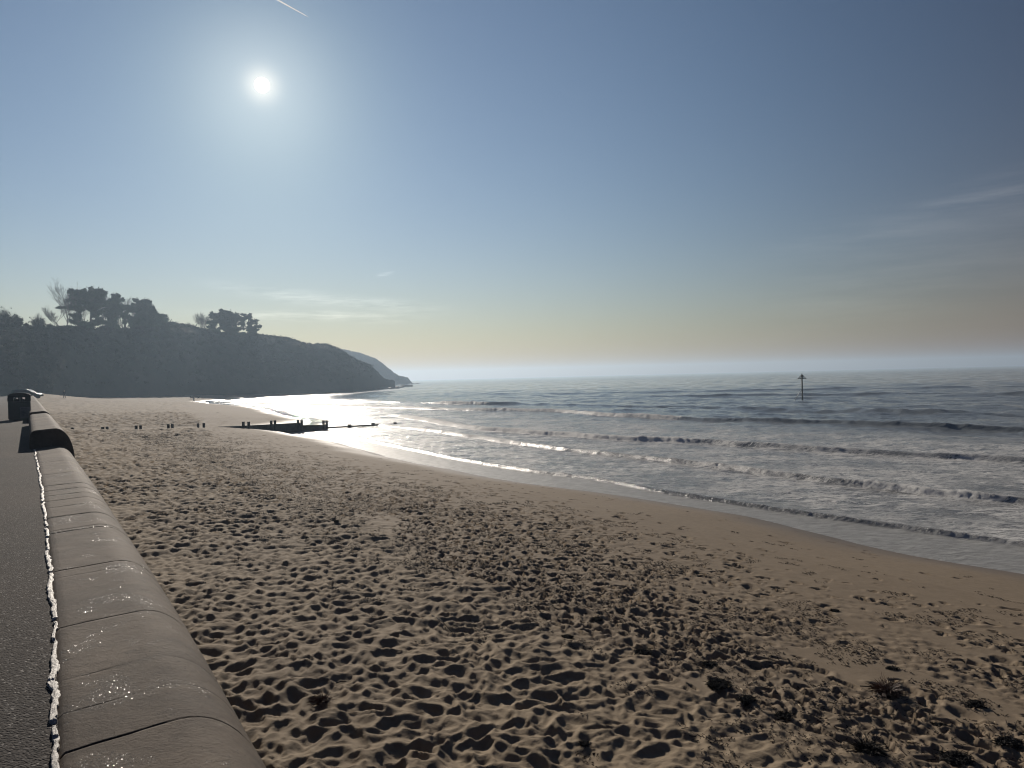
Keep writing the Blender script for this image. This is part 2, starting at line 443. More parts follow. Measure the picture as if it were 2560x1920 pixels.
m_sand = mat_sand(); m_sea = mat_sea(); m_cop = mat_coping(); m_asp = mat_asphalt(); m_crust = mat_crust()
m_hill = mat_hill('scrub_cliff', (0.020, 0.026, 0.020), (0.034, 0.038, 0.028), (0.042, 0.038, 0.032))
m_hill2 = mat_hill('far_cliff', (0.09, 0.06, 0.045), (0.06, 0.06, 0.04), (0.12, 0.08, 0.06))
m_needle = mat_leaf('pine_needles', (0.022, 0.038, 0.022), (0.040, 0.058, 0.030))
m_bark = simple('bark', (0.06, 0.047, 0.037), 0.9, 0.3, 3.0)
m_twig = simple('bare_twigs', (0.085, 0.070, 0.055), 0.9, 0.2, 2.0)
m_shrub = mat_leaf('shrub_leaves', (0.022, 0.028, 0.018), (0.034, 0.038, 0.026))
m_wood = simple('wet_timber', (0.045, 0.036, 0.028), 0.75, 0.4, 6.0, bump=0.6, bd=0.02)
m_steel = simple('painted_steel_green', (0.012, 0.022, 0.020), 0.7, 0.3, 3.0)
m_steel2 = simple('galvanised_steel', (0.32, 0.34, 0.34), 0.4, 0.2, 3.0, metal=0.6)
m_weed = simple('dark_seaweed', (0.013, 0.010, 0.008), 0.95, 0.5, 20.0)
m_weed_r = simple('red_brown_seaweed', (0.075, 0.030, 0.014), 0.6, 0.4, 20.0)
m_straw = simple('dry_straw', (0.30, 0.23, 0.14), 0.8, 0.3, 20.0)

# ------------------------------------------------------------------ shoreline and beach surface
SH = [(2560, 1435), (2375, 1410), (2194, 1366), (1941, 1305), (1760, 1274), (1500, 1237), (1289, 1207), (1130, 1178), (1000, 1150), (878, 1117), (854, 1107),
      (793, 1097.6), (720, 1084), (690, 1074.5), (785, 1054), (732, 1041.5), (707, 1037), (671, 1024), (622, 1017), (560, 1012), (500, 1007), (560, 999.5), (640, 993), (700, 988), (800, 983), (900, 976)]
shp = [sn(ground(x, y, 0.03)) for x, y in SH]
shp.sort()
sh_s = np.array([p[0] for p in shp]); sh_n = np.array([p[1] for p in shp])
sh_s = np.concatenate([[-60], sh_s, [900]]); sh_n = np.concatenate([[sh_n[0]-1], sh_n, [sh_n[-1]+140]])
_g = np.arange(-60, 900, 0.5); _v = np.interp(_g, sh_s, sh_n); _k = np.exp(-(np.arange(-4, 4.1, 0.5)/1.6)**2); _k /= _k.sum()
_v = np.convolve(np.concatenate([np.full(8, _v[0]), _v, np.full(8, _v[-1])]), _k, 'valid')
def shore(s): return np.interp(s, _g, _v)
WALL_N = 0.95
def beach_base(s, n):
    ns = shore(s)+0.35*(fbm(s*0.18, s*0+3.3, 91, 3)-0.5)*2
    u = (n-WALL_N)/(ns-WALL_N)
    z = 1.82*np.interp(u, [0, .1, .21, .34, .46, .59, .68, .83, .94, 1], [1, .935, .85, .76, .70, .64, .58, .38, .18, 0])
    z = np.where(u < 0, 1.82, z)
    far_lift = sst(120, 230, s)*sst(40, 5, n)*1.0
    z = np.where(u > 1, -(n-ns)*0.045, z)
    return z+far_lift*np.clip(1-u, 0, 1), ns, u
G1 = ground(181, 1073.6, 1.7); G2 = ground(818, 1073.0, 0.05)      # the line of the groyne
GD = Vector((G2.x-G1.x, G2.y-G1.y, 0)).normalized()
def sand_h(s, n, r=None):
    z, ns, u = beach_base(s, n)
    edge = np.interp(s, [0, 25, 40, 57, 84, 150, 260], [6.2, 6.7, 8.6, 11.0, 15.0, 24.0, 55.0])+0.9*(fbm(s*0.12, n*0.05, 11, 3)-0.5)*2
    churn = 1-sst(-0.55, 0.75, n-edge+(fbm(s*1.1, n*1.1, 12, 3)-0.5)*1.6)
    wx = s+0.16*(fbm(s*2.1, n*2.1, 1, 3)-0.5)*2; wy = n+0.16*(fbm(s*2.1+50, n*2.1, 2, 3)-0.5)*2
    p1 = pits(wx, wy*1.12, 0.235, 21); p2 = pits(wx+9, wy+3, 0.115, 41)
    amp = 0.55+0.9*fbm(s*0.5, n*0.5, 77, 2)
    p3 = pits(wx*0.9+5, wy+11, 0.55, 61)*sst(20, 60, s)
    hch = (p3-0.35)*0.22*sst(22, 80, s)+(p1-0.35)*(0.060+0.065*sst(9, 32, s))*amp+(p2-0.35)*0.024+(fbm(s*0.8, n*0.8, 5, 3)-0.5)*0.10+(fbm(s*9, n*9, 6, 3)-0.5)*0.020
    gx_ = s*DS[0]+n*DN[0]-G1.x; gy_ = s*DS[1]+n*DN[1]-G1.y
    gl_ = gx_*GD.x+gy_*GD.y; gd_ = -gx_*GD.y+gy_*GD.x
    near_g = np.exp(-(gd_/1.8)**2)*sst(-2, 0, gl_)*(1-sst(24, 30, gl_))
    hch = hch*(1-0.92*near_g)-0.03*near_g
    # firm sand with separate prints, fewer towards the sea
    q = np.clip((n-edge)/(ns-edge+1e-6), 0, 1)
    cl = fbm(s*0.35, n*0.55, 31, 3)
    prob = np.clip(1.0*(1-sst(0.12, 0.60, q))*sst(0.28, 0.55, cl+0.14*(1-q)), 0, 1)+0.015
    hp = -0.048*prints(s, n, 0.32, 101, prob)-0.042*prints(s+3, n+7, 0.28, 131, prob, 0.9, 0.11, 0.05)-0.045*prints(s, n+70, 0.7, 161, prob*0.7, 0.6, 0.18, 0.09)-0.03*prints(s+31, n+40, 0.25, 171, prob*0.8, 1.5, 0.06, 0.04)
    rough = (1-sst(0.1, 0.55, q))*sst(0.44, 0.58, fbm(s*0.9, n*1.4, 35, 3))
    hp = hp+rough*(fbm(s*7, n*13, 36, 3, 0.6)-0.5)*0.10+(fbm(s*1.5, n*1.5, 38, 2)-0.5)*0.02*(1-q)
    wetq = sst(0.75, 1.0, q)
    h = z+hch*churn+hp*(1-churn)*(1-0.9*wetq)*np.where(u > 1, 0, 1)
    # sand banked at the end of the promenade
    h = h+1.1*np.exp(-((s-205)/26)**2-((n-0)/9)**2)
    return h, churn, u, q, ns
def sand_z(x, y):
    s = np.array([x*DS[0]+y*DS[1]]); n = np.array([x*DN[0]+y*DN[1]])
    return float(sand_h(s, n)[0][0])
def base_z(x, y):
    s, n = sn((x, y)); return float(beach_base(np.array([s]), np.array([n]))[0][0])

def geom(a, b, g):
    out = [a]
    while out[-1] < b: out.append(out[-1]*(1+g))
    return out
rr = geom(2.5, 5.6, 0.03)[:-1]+geom(5.6, 110, 0.0034)[:-1]+geom(110, 300, 0.007)[:-1]+geom(300, 900, 0.03)
aa = list(np.arange(-100, -43, 1.5))+list(np.arange(-43, 42, 0.14))+list(np.arange(42, 110, 1.5))
RR, AA = np.meshgrid(np.array(rr), np.radians(np.array(aa)), indexing='ij')
X = RR*np.sin(AA); Y = RR*np.cos(AA)
S = X*DS[0]+Y*DS[1]; NN = X*DN[0]+Y*DN[1]
H, CH, UU, QQ, NS = sand_h(S, NN)
wet = sst(-4.2, -0.4, NN-NS+(fbm(S*0.5, NN*0.5, 55, 3)-0.5)*1.2)
sand = grid_mesh('beach_sand', X, Y, H, m_sand, {'wet': wet*0.8, 'churn': CH})
tag(sand, kind='structure')

# ------------------------------------------------------------------ the sea
def line_sn(pts, z=0.15):
    p = sorted(sn(ground(x, y, z)) for x, y in pts)
    return np.array([a for a, b in p]), np.array([b for a, b in p])
WAVES = [
 # points, height, front width, back width, foam intervals in px (x), ragged
 dict(p=[(500, 1003), (611, 1008), (721, 1011), (816, 1013), (1000, 1018), (1150, 1023), (1416, 1026), (1506, 1037), (1650, 1041), (1770, 1046), (1900, 1050), (2067, 1055), (2302, 1064), (2560, 1071)], a=0.36, f=0.5, b=2.0, foam=[(640, 1700, 1.0)]),
 dict(p=[(1085, 1006), (1180, 1007), (1270, 1007)], a=0.55, f=0.7, b=2.0, foam=[(1085, 1220, 1.0)]),
 dict(p=[(1290, 1009), (1500, 1013), (1800, 1018), (2050, 1025), (2250, 1031), (2560, 1037)], a=0.30, f=1.3, b=4, foam=[]),
 dict(p=[(1000, 1039), (1100, 1055), (1202, 1073), (1362, 1081), (1542, 1096), (1723, 1101), (1800, 1104), (1941, 1115), (2121, 1127), (2302, 1136), (2447, 1142), (2700, 1152)], a=0.30, f=0.50, b=1.6, foam=[(990, 1740, 1.0)]),
 dict(p=[(960, 1062), (1072, 1074), (1289, 1107), (1470, 1129), (1723, 1154), (1814, 1167), (1977, 1187), (2158, 1208), (2302, 1230), (2560, 1252), (2750, 1270)], a=0.21, f=0.28, b=0.9, foam=[(950, 1330, 0.8), (1760, 1990, 0.7), (2160, 2480, 0.85)]),
 dict(p=[(860, 1090), (1000, 1118), (1180, 1154), (1362, 1183), (1488, 1194), (1651, 1230), (1796, 1252), (1977, 1281), (2194, 1310), (2375, 1335), (2560, 1357), (2750, 1385)], a=0.13, f=0.16, b=0.5, foam=[(900, 1500, 0.55), (1600, 2700, 0.45)]),
 dict(p=[(1700, 990), (2000, 986), (2300, 984), (2560, 983), (2800, 983)], a=0.34, f=1.6, b=5, foam=[]),
 dict(p=[(640, 1001), (721, 1000), (800, 1002), (911, 1003), (1000, 1006)], a=0.30, f=0.9, b=2.6, foam=[(700, 960, 0.9)]),
 dict(p=[(1150, 985), (1400, 984), (1700, 979), (2100, 972), (2600, 965)], a=0.3, f=2.5, b=7, foam=[]),
]
def mono_interp(s, xs, ys, w=4.0):
    g = np.arange(xs[0]-3*w, xs[-1]+3*w, 0.5)
    sl0 = (ys[1]-ys[0])/(xs[1]-xs[0]+1e-6); sl1 = (ys[-1]-ys[-2])/(xs[-1]-xs[-2]+1e-6)
    v = np.interp(g, xs, ys)+np.where(g < xs[0], (g-xs[0])*sl0, 0)+np.where(g > xs[-1], (g-xs[-1])*sl1, 0)
    k = np.exp(-(np.arange(-2*w, 2*w+0.1, 0.5)/w)**2); k /= k.sum(); h = len(k)//2
    v = np.convolve(np.concatenate([np.full(h, v[0]), v, np.full(h, v[-1])]), k, 'valid')
    return np.interp(s, g, v)
r2 = geom(14, 260, 0.0038)[:-1]+geom(260, 1200, 0.012)[:-1]+geom(1200, 3300, 0.04)
a2 = list(np.arange(-60, -36, 2.0))+list(np.arange(-36, 42, 0.16))+list(np.arange(42, 100, 2.0))
RR, AA = np.meshgrid(np.array(r2), np.radians(np.array(a2)), indexing='ij')
X = RR*np.sin(AA); Y = RR*np.cos(AA)
S = X*DS[0]+Y*DS[1]; NN = X*DN[0]+Y*DN[1]
step = RR*0.0045
nsh = shore(S); off = NN-nsh
Z = np.zeros_like(X); FO = np.zeros_like(X)
# travelling chop, running to the shore
wr = np.random.default_rng(3)
calm = sst(0.0, 6.0, off)*0.85+0.15*sst(-0.5, 2.5, off)
for lam in (0.55, 0.7, 0.85, 1.1, 1.4, 1.9, 2.6, 3.6, 5.0, 7.5, 11.0, 17.0):
    for q in range(4):
        l_ = lam*wr.uniform(0.8, 1.25); an = wr.normal(0, 0.55); k = 2*math.pi/l_
        amp = 0.0095*l_**0.85*(1 if l_ < 3 else 0.50)
        ph = wr.uniform(0, 6.28)
        fade = 1-sst(l_*0.22, l_*0.5, step)
        g = k*(NN*math.cos(an)+S*math.sin(an))+ph+1.5*(fbm(S*0.05, NN*0.05, 60+q, 2)-0.5)*2
        Z += amp*fade*(np.exp(np.sin(g))-1.27)*0.8*calm*np.where(l_ > 1.0, 0.25+0.75*sst(15, 60, off), 0.7)*np.where(l_ > 4, sst(6, 40, off), 1.0)
for iw, w in enumerate(WAVES):
    ls, ln_ = line_sn(w['p'], w['a']*0.5)
    nw = mono_interp(S, ls, ln_, 2.0 if iw == 5 else 4.5)+(fbm(S*0.25, S*0+iw, 70+iw, 3)-0.5)*0.7*(w['f']+0.35)
    fin = sst(ls[0]-4, ls[0]+3, S)*(1-sst(ls[-1]-6, ls[-1]+10, S))
    amp = w['a']*fin*(0.84+0.32*fbm(S*0.12, S*0+9, 80+iw, 2))
    q = NN-nw
    prof = np.where(q < 0, np.exp(-(q/(w['f']*0.6))**2), np.exp(-(q/w['b'])**2))
    fo = np.zeros_like(S)
    for x0, x1, k in w['foam']:
        # translate the interval along the line into s
        px = np.array([p[0] for p in w['p']]); 
        def s_at(xp):
            yp = np.interp(xp, px, np.array([p[1] for p in w['p']])); return sn(ground(xp, yp, w['a']*0.5))[0]
        sa, sb = s_at(min(x1, px[-1])), s_at(max(x0, px[0]))
        if x1 > px[-1]: sa -= 5
        m_ = sst(sa-1.0, sa+0.8, S)*(1-sst(sb-1.0, sb+2.5, S))*k
        brk = 0.92+0.25*(fbm(S*0.5, S*0+4, 85+iw, 3)-0.5)*2
        fo = np.maximum(fo, m_*np.clip(brk, 0, 1.1)*sst(-w['f']*1.7, -w['f']*0.9, q)*(1-sst(w['f']*1.2, w['f']*3.2, q)))
    Z += amp*prof*1.0
    lump = (fbm(S*5.5, NN*7.5, 90+iw, 3, 0.75)-0.45)
    Z += fo*lump*(0.05+w['a']*0.55)*fin
    FO = np.maximum(FO, fo)
# swash edge: thin line of foam on the sand
FO = np.maximum(FO, 0.35*np.exp(-((off-0.12)/0.13)**2)*sst(0.35, 0.6, fbm(S*0.7, S*0, 99, 3)))
lace = sst(1.5, 4.0, off)*(1-sst(26, 44, off))*1.0
lace = lace*(1-0.35*sst(45, 110, S))
we_s, we_n = line_sn(WAVES[5]['p'], 0.065); wen = mono_interp(S, we_s, we_n, 2.0)
swash = (1-sst(-0.25, 0.05, NN-wen))*(S < 110)*0.92
lace2 = sst(1.0, 2.0, off)
shal = (1-sst(3, 45, off))
far = sst(60, 900, RR)
Z = Z*(1-sst(1500, 3200, RR))
# keep the sheet below the beach
hb, _, _ = beach_base(S, NN)
Z = np.where(off < -0.6, -0.6-0*Z, Z)
Z = Z+0.02*np.exp(-((off-1.2)/1.2)**2)
sea = grid_mesh('sea', X, Y, Z, m_sea, {'foam': FO, 'lace': lace, 'far': far, 'shallow': shal, 'swash': swash})
tag(sea, kind='structure')

# ------------------------------------------------------------------ promenade and sea wall
M0 = 0.10
JUNC = sorted(sn(ground(x, y, PROM_Z)) for x, y in ((90, 1134), (104, 1213), (113, 1300), (124, 1394), (133, 1508), (138, 1617), (140, 1725), (141, 1820), (143, 1920), (146, 2200)))
J_s = np.array([p[0] for p in JUNC]+[JUNC[-1][0]+6]); J_n = np.array([p[1] for p in JUNC]+[0.10])
def njunc(s): return np.interp(s, J_s, J_n)
mb = MB()
for (s0, s1, n0) in ((-14, 186, -70),):
    c = [xy(s0, n0), xy(s1, n0), xy(s1, 0.26), xy(s0, 0.26)]
    mb.v = [(p[0], p[1], PROM_Z-2.6) for p in c]+[(p[0], p[1], PROM_Z) for p in c]
    mb.f = [(0, 1, 2, 3), (7, 6, 5, 4), (0, 4, 5, 1), (1, 5, 6, 2), (2, 6, 7, 3), (3, 7, 4, 0)]
prom = mb.build('promenade', m_asp); tag(prom, kind='structure')

def wall_profile(top, left_round=0.0, foot=1.1):
    """(m, z) pairs across the wall from the promenade side to the beach side"""
    pts = []
    if top > 0.05:
        pts += [(-0.10, -0.25), (-0.10, top*0.25), (-0.09, top*0.6)]
        for k in range(7):
            a = math.pi/2*k/6; r = 0.13
            pts.append((-0.08+r-r*math.cos(a), top-0.03-r+r*math.sin(a)))
    else:
        pts += [(0.0, -0.25), (0.0, 0.014), (0.04, 0.026)]
    x0 = pts[-1][0]
    for k in range(1, 9): pts.append((x0+(0.47-x0)*k/8, pts[-1][1]+(0.03 if top > 0.05 else 0.018)/8))
    zc = pts[-1][1]; A = 0.42; B = 0.62 if top < 0.05 else 0.85
    for k in range(1, 17):
        a = math.pi/2*k/16; pts.append((0.47+A*math.sin(a), zc-B+B*math.cos(a)))
    pts += [(0.90, zc-B-0.25), (0.92, -2.4)]
    return np.array(pts)
def wall_piece(name, s0, s1, top, grooves, parent, ds=0.05, seed=0, caps=True):
    ss = np.arange(s0, s1, ds); ss = np.append(ss, s1)
    extra = []
    for g, wdt, dp in grooves: extra += [g-wdt*1.6, g-wdt*0.5, g, g+wdt*0.5, g+wdt*1.6]
    ss = np.unique(np.concatenate([ss, np.array(extra)])) if extra else ss
    ss = ss[(ss >= s0) & (ss <= s1)]
    P = wall_profile(top)
    # resample the profile finely
    d = np.concatenate([[0], np.cumsum(np.hypot(*np.diff(P, axis=0).T))])
    t = np.linspace(0, d[-1], 70); pm = np.interp(t, d, P[:, 0]); pz = np.interp(t, d, P[:, 1])
    tm = np.gradient(pm); tz = np.gradient(pz); ln = np.hypot(tm, tz); nm, nz = -tz/ln, tm/ln
    SS, PM = np.meshgrid(ss, pm, indexing='ij'); _, PZ = np.meshgrid(ss, pz, indexing='ij')
    _, NM = np.meshgrid(ss, nm, indexing='ij'); _, NZ = np.meshgrid(ss, nz, indexing='ij')
    _, T = np.meshgrid(ss, t, indexing='ij')
    disp = (fbm(SS*1.3, T*2, 200+seed, 4)-0.5)*0.006+(fbm(SS*9, T*9, 210+seed, 4, 0.7)-0.5)*0.007
    G = np.zeros_like(disp)
    for g, wdt, dp in grooves:
        c = g+0.010*(fbm(T*3, T*0+g, 220, 3)-0.5)*2
        gg = np.exp(-((SS-c)/(wdt*0.5))**2)*sst(0.05, 0.3, fbm(T*2.5, T*0+g*3, 230, 2)+0.2)
        disp -= dp*gg; G = np.maximum(G, gg)
    disp *= sst(0.0, 0.06, PM+0.02)
    PM = PM+NM*disp; PZ = PZ+NZ*disp
    nj = njunc(SS) if top < 0.05 else M0+0*SS
    n = nj+PM
    Xw = SS*DS[0]+n*DN[0]; Yw = SS*DS[1]+n*DN[1]; Zw = PROM_Z+PZ
    if caps:   # close both ends with a fan row folded to the inner axis
        def capr(i, sgn, k):
            xm = 0.5+(PM[i]-0.5)*k; zm = -1.0+(PZ[i]+1.0)*k; s_ = SS[i]+sgn*0.012*(1-k)*0
            nn = nj[i]+xm; return s_*DS[0]+nn*DN[0], s_*DS[1]+nn*DN[1], PROM_Z+zm
        rows0 = [capr(0, -1, k) for k in (0.0, 0.5, 0.97)]; rows1 = [capr(-1, 1, k) for k in (0.97, 0.5, 0.0)]
        st = lambda j, W_: np.vstack([np.array([r[j] for r in rows0]), W_, np.array([r[j] for r in rows1])])
        Xw, Yw, Zw = st(0, Xw), st(1, Yw), st(2, Zw)
        G = np.vstack([np.zeros((3, G.shape[1])), G, np.zeros((3, G.shape[1]))])
    return grid_mesh(name, Xw, Yw, Zw, m_cop, {'groove': G}, True, parent)

def s_of(x, y): return sn(ground(x, y, PROM_Z))[0]
wall = empty('sea_wall', (*xy(0, 0.5), 1.6))
tag(wall, 'brown concrete sea wall with rounded top running away beside the promenade', 'wall')
def pp(o): 
    o.matrix_parent_inverse = wall.matrix_world.inverted(); return o
bpy.context.view_layer.update()
gro = []
for x, y, wdt, dp in ((147, 1899, 0.010, 0.010), (142, 1800, 0.006, 0.003), (140, 1716, 0.004, 0.002), (135, 1581, 0.008, 0.007), (133, 1454, 0.006, 0.004), (132, 1436, 0.012, 0.010), (127, 1340, 0.02, 0.012), (126, 1334, 0.01, 0.008), (124, 1300, 0.04, 0.012), (122, 1275, 0.02, 0.008),
                     (121, 1258, 0.03, 0.010), (120, 1245, 0.02, 0.008), (119, 1232, 0.03, 0.01), (118, 1219, 0.04, 0.012), (116, 1190, 0.03, 0.008), (114, 1159, 0.03, 0.008)):
    gro.append((s_of(x, y), wdt, dp))
S_BLOCK = s_of(75, 1123)
pp(wall_piece('low_coping', -3.0, S_BLOCK+0.4, 0.0, gro, wall, 0.04, 1))
pp(wall_piece('raised_parapet', S_BLOCK, S_BLOCK+14.3, 0.50, [(S_BLOCK+2.6, 0.03, 0.012), (S_BLOCK+7.0, 0.03, 0.015), (S_BLOCK+11.5, 0.06, 0.03)], wall, 0.08, 2))
pp(wall_piece('raised_parapet', S_BLOCK+17.6, S_BLOCK+50, 0.50, [(S_BLOCK+24, 0.05, 0.02), (S_BLOCK+33, 0.05, 0.02), (S_BLOCK+42, 0.05, 0.02)], wall, 0.2, 3))
pp(wall_piece('raised_parapet', S_BLOCK+53, S_BLOCK+118, 0.46, [], wall, 0.4, 4))
pp(wall_piece('low_coping', S_BLOCK+13.9, S_BLOCK+18, 0.0, [], wall, 0.1, 5))
pp(wall_piece('low_coping', S_BLOCK+49.5, S_BLOCK+53.5, 0.0, [], wall, 0.1, 6))
pp(wall_piece('low_coping', S_BLOCK+117, S_BLOCK+150, 0.0, [], wall, 0.4, 7))
# crumbling pale mortar fillet along the joint
ss = np.arange(-1.0, S_BLOCK-0.35, 0.008); tt = np.linspace(-1, 1, 13)
SS, TT = np.meshgrid(ss, tt, indexing='ij')
ctr = njunc(SS)-0.004+0.022*(fbm(SS*0.9, SS*0, 301, 3)-0.5)*2+0.018*(fbm(SS*5, SS*0, 302, 3)-0.5)*2
wid = (0.007+0.015*fbm(SS*1.3, SS*0, 303, 2))*(0.6+0.8*fbm(SS*22, SS*0, 304, 3))
wr_ = np.where(TT > 0, wid*(0.5+1.3*fbm(SS*30, SS*0, 306, 3)), wid)
nn = ctr+TT*wr_
hh = (0.006*np.sqrt(np.clip(1-TT*TT, 0, 1)))*(0.35+1.3*fbm(SS*26, TT*2.4, 305, 4))+0.012
hh = hh*sst(0.20, 0.34, fbm(SS*7, SS*0, 311, 3))+(-0.004)*(1-sst(0.20, 0.34, fbm(SS*7, SS*0, 311, 3)))
hh = np.where(np.abs(TT) > 0.98, -0.02, hh)
cr = grid_mesh('mortar_seam', SS*DS[0]+nn*DN[0], SS*DS[1]+nn*DN[1], PROM_Z+hh, m_crust, None, True, wall); pp(cr)
cr['label'] = 'crumbling pale mortar seam between coping and tarmac'

# ------------------------------------------------------------------ litter bin
def litter_bin():
    m_bin = simple('dark_green_plastic', (0.012, 0.022, 0.024), 0.45, 0.2, 5)
    m_lid = simple('bin_lid', (0.035, 0.045, 0.048), 0.28, 0.2, 5)
    m_not = simple('faded_notice', (0.055, 0.060, 0.080), 0.6, 0.35, 22)
    p = ground(49.5, 1050, PROM_Z)
    w, d, h = 0.97, 0.62, 1.06
    o = empty('litter_bin', (p.x, p.y, PROM_Z), TH*1.0)
    tag(o, 'dark green plastic litter bin with domed lid on the promenade beside the sea wall', 'litter bin')
    b = MB(); b.box((0, d/2, 0.03), (w*0.90, d*0.9, 0.06)); b.build('plinth', m_bin, o)
    b = MB(); b.box((0, d/2, 0.06+0.86/2), (w*0.97, d, 0.86)); b.build('body', m_bin, o, bevel=0.03)
    z0, z1 = 0.922, 1.13
    # aperture band: side cheeks and front/back panels leaving an opening
    for sx in (-1, 1):
        b = MB(); x0 = -0.485 if sx < 0 else 0.245; x1 = -0.235 if sx < 0 else 0.485
        b.box(((x0+x1)/2, d/2, (z0+z1)/2), (x1-x0, d*0.98, z1-z0)); b.build('side_cheek', m_bin, o, bevel=0.015)
    b = MB(); b.box((0.005, 0.06, z1+0.035), (w*0.985, 0.1, 0.10)); b.box((0.005, d-0.06, z1+0.035), (w*0.985, 0.1, 0.10)); b.build('header', m_bin, o, bevel=0.01)
    b = MB(); rs = np.random.default_rng(5)
    for k in range(9):
        x = -0.2+0.05*k; q = 0.05+0.09*abs(math.sin(k*1.9))+(0.08 if k in (4, 5, 6) else 0)
        b.box((x, d/2+rs.uniform(-.1, .1), z0+q/2), (0.07, 0.2, q), rs.uniform(0, 3), 0.6)
    b.build('rubbish', m_bin, o)
    # domed lid
    b = MB(); nseg = 14; wl = w*1.02; v = []
    for j, yy in enumerate((-0.03, d+0.03)):
        for k in range(nseg+1):
            x = -wl/2+wl*k/nseg; zt = z1+0.085+0.14*math.sqrt(max(0, 1-(x/(wl/2))**2))**1.2
            v.append((x, yy, zt)); v.append((x, yy, z1+0.078))
    b.v = v; q = 2*(nseg+1)
    for k in range(nseg):
        a0 = 2*k
        b.f += [(a0, a0+2, q+a0+2, q+a0), (a0+1, q+a0+1, q+a0+3, a0+3), (a0+1, a0+3, a0+2, a0), (q+a0, q+a0+2, q+a0+3, q+a0+1)]
    b.build('lid', m_lid, o, bevel=0.012)
    b = MB(); b.box((-0.40, 0.02, z1+0.155), (0.02, 0.04, 0.13)); b.build('hinge', m_lid, o)
    b = MB(); b.box((0.24, -0.008, 0.36), (0.45, 0.014, 0.56)); nb = b.build('notice_panel', m_not, o)
    m_tx = simple('notice_print', (0.025, 0.03, 0.045), 0.6, 0.2, 30)
    for k, (xx, zz_, ww_) in enumerate(((0.10, 0.57, 0.07), (0.19, 0.57, 0.06), (0.27, 0.57, 0.07), (0.15, 0.43, 0.12), (0.17, 0.36, 0.16), (0.15, 0.29, 0.12))):
        b = MB(); b.box((xx, -0.0165, zz_), (ww_, 0.003, 0.035)); b.build('printed_mark', m_tx, nb)
    return o
litter_bin()

# ------------------------------------------------------------------ groyne and loose posts
P1, P2 = G1, G2
gdir = Vector((P2.x-P1.x, P2.y-P1.y, 0)).normalized()
def on_line(x):
    d = ray(x, 1070); k = d.x/d.y        # X = k*Y
    # P1 + t*g : P1x + t gx = k (P1y + t gy)
    t = (k*P1.y-P1.x)/(gdir.x-k*gdir.y)
    return Vector((P1.x+t*gdir.x, P1.y+t*gdir.y, 0))
def z_at(x, y, p):
    d = ray(x, y); return CAM_Z+d.z*(p.y/d.y)
ga = math.atan2(gdir.y, gdir.x)
loose = [(180.7, 1069, 1), (257, 1067.4, 0.8), (268, 1066.6, 0.8), (340.4, 1063.8, 1), (351.6, 1063.2, 1), (421, 1060.2, 1), (431, 1059.3, 1), (495.6, 1058.5, 1), (509.8, 1057.6, 1)]
lab = ['low single timber post stump nearest the sea wall, half buried in churned sand',
       'left post of the short stubby pair nearest the sea wall', 'right post of the short stubby pair nearest the sea wall',
       'left post of the second pair of posts out from the wall', 'right post of the second pair of posts out from the wall',
       'left post of the tall third pair standing alone in the sand', 'right post of the tall third pair standing alone in the sand',
       'left post of the pair standing just landward of the groyne boards', 'dark square post standing right at the landward tip of the groyne boards']
for (x, y, k), lb in zip(loose, lab):
    p = on_line(x); zt = z_at(x, y, p); zb = base_z(p.x, p.y)
    b = MB(); b.box((0, 0, (zt-zb-0.5)/2), (0.19, 0.19, zt-zb+0.5)); b.box((0, 0, zt-zb+0.004), (0.16, 0.16, 0.02))
    o = b.build('groyne_post', m_wood, None, loc=(p.x, p.y, zb), rz=R(18)+random.uniform(-.15, .15), bevel=0.02)
    tag(o, lb, 'post', 'timber posts of the buried groyne')
g = empty('groyne', (*on_line(690).xy, 0.3)); tag(g, 'dark timber groyne running from the sand into the water, boards between paired posts', 'groyne')
bpy.context.view_layer.update()
def gpart(b, name):
    o = b.build(name, m_wood, g, bevel=0.012); o.matrix_parent_inverse = g.matrix_world.inverted(); return o
for x, y in ((608.6, 1054.0), (622, 1054), (678.5, 1051), (687.7, 1050.5), (745.6, 1048.8), (754.6, 1048.5), (809.3, 1051), (817.3, 1051)):
    p = on_line(x); zt = z_at(x, y, p); b = MB()
    b.box((p.x, p.y, (zt-1.5)/2), (0.19, 0.19, zt+1.5), ga); gpart(b, 'post')
for x, y in ((874, 1061), (932.8, 1056.9), (988.2, 1055.7)):
    p = on_line(x); zt = z_at(x, y, p); b = MB(); b.box((p.x, p.y, (zt-1.2)/2), (0.30, 0.26, zt+1.2), ga); gpart(b, 'post')
def boards(pts, thick, name, zlow=-1.2):
    # pts: (x, y_top); one run of stacked boards under the top line
    b = MB()
    for (x0, y0), (x1, y1) in zip(pts[:-1], pts[1:]):
        a_, c_ = on_line(x0), on_line(x1); za, zc = z_at(x0, y0, a_), z_at(x1, y1, c_)
        side = Vector((-gdir.y, gdir.x, 0))*thick/2; i = len(b.v)
        for p_, zt in ((a_, za), (c_, zc)):
            zl = zlow if zlow < -0.5 else zt-0.16
            for sg in (-1, 1):
                b.v += [(p_.x+side.x*sg, p_.y+side.y*sg, zl), (p_.x+side.x*sg, p_.y+side.y*sg, zt)]
        b.f += [(i, i+4, i+5, i+1), (i+2, i+3, i+7, i+6), (i+1, i+5, i+7, i+3), (i, i+2, i+6, i+4), (i, i+1, i+3, i+2), (i+4, i+6, i+7, i+5)]
    return gpart(b, name)
boards([(545, 1066.6), (632, 1063)], 0.10, 'plank_panel'); boards([(632.1, 1063), (686, 1060.0)], 0.10, 'plank_panel'); boards([(686.1, 1060), (752, 1056.5)], 0.10, 'plank_panel')
boards([(752.1, 1063.3), (818, 1060.8)], 0.10, 'plank_panel')
boards([(820, 1067.5), (932, 1061.0)], 0.14, 'rail', 0.0); boards([(934, 1060.6), (988, 1059.0)], 0.10, 'rail', 0.0)

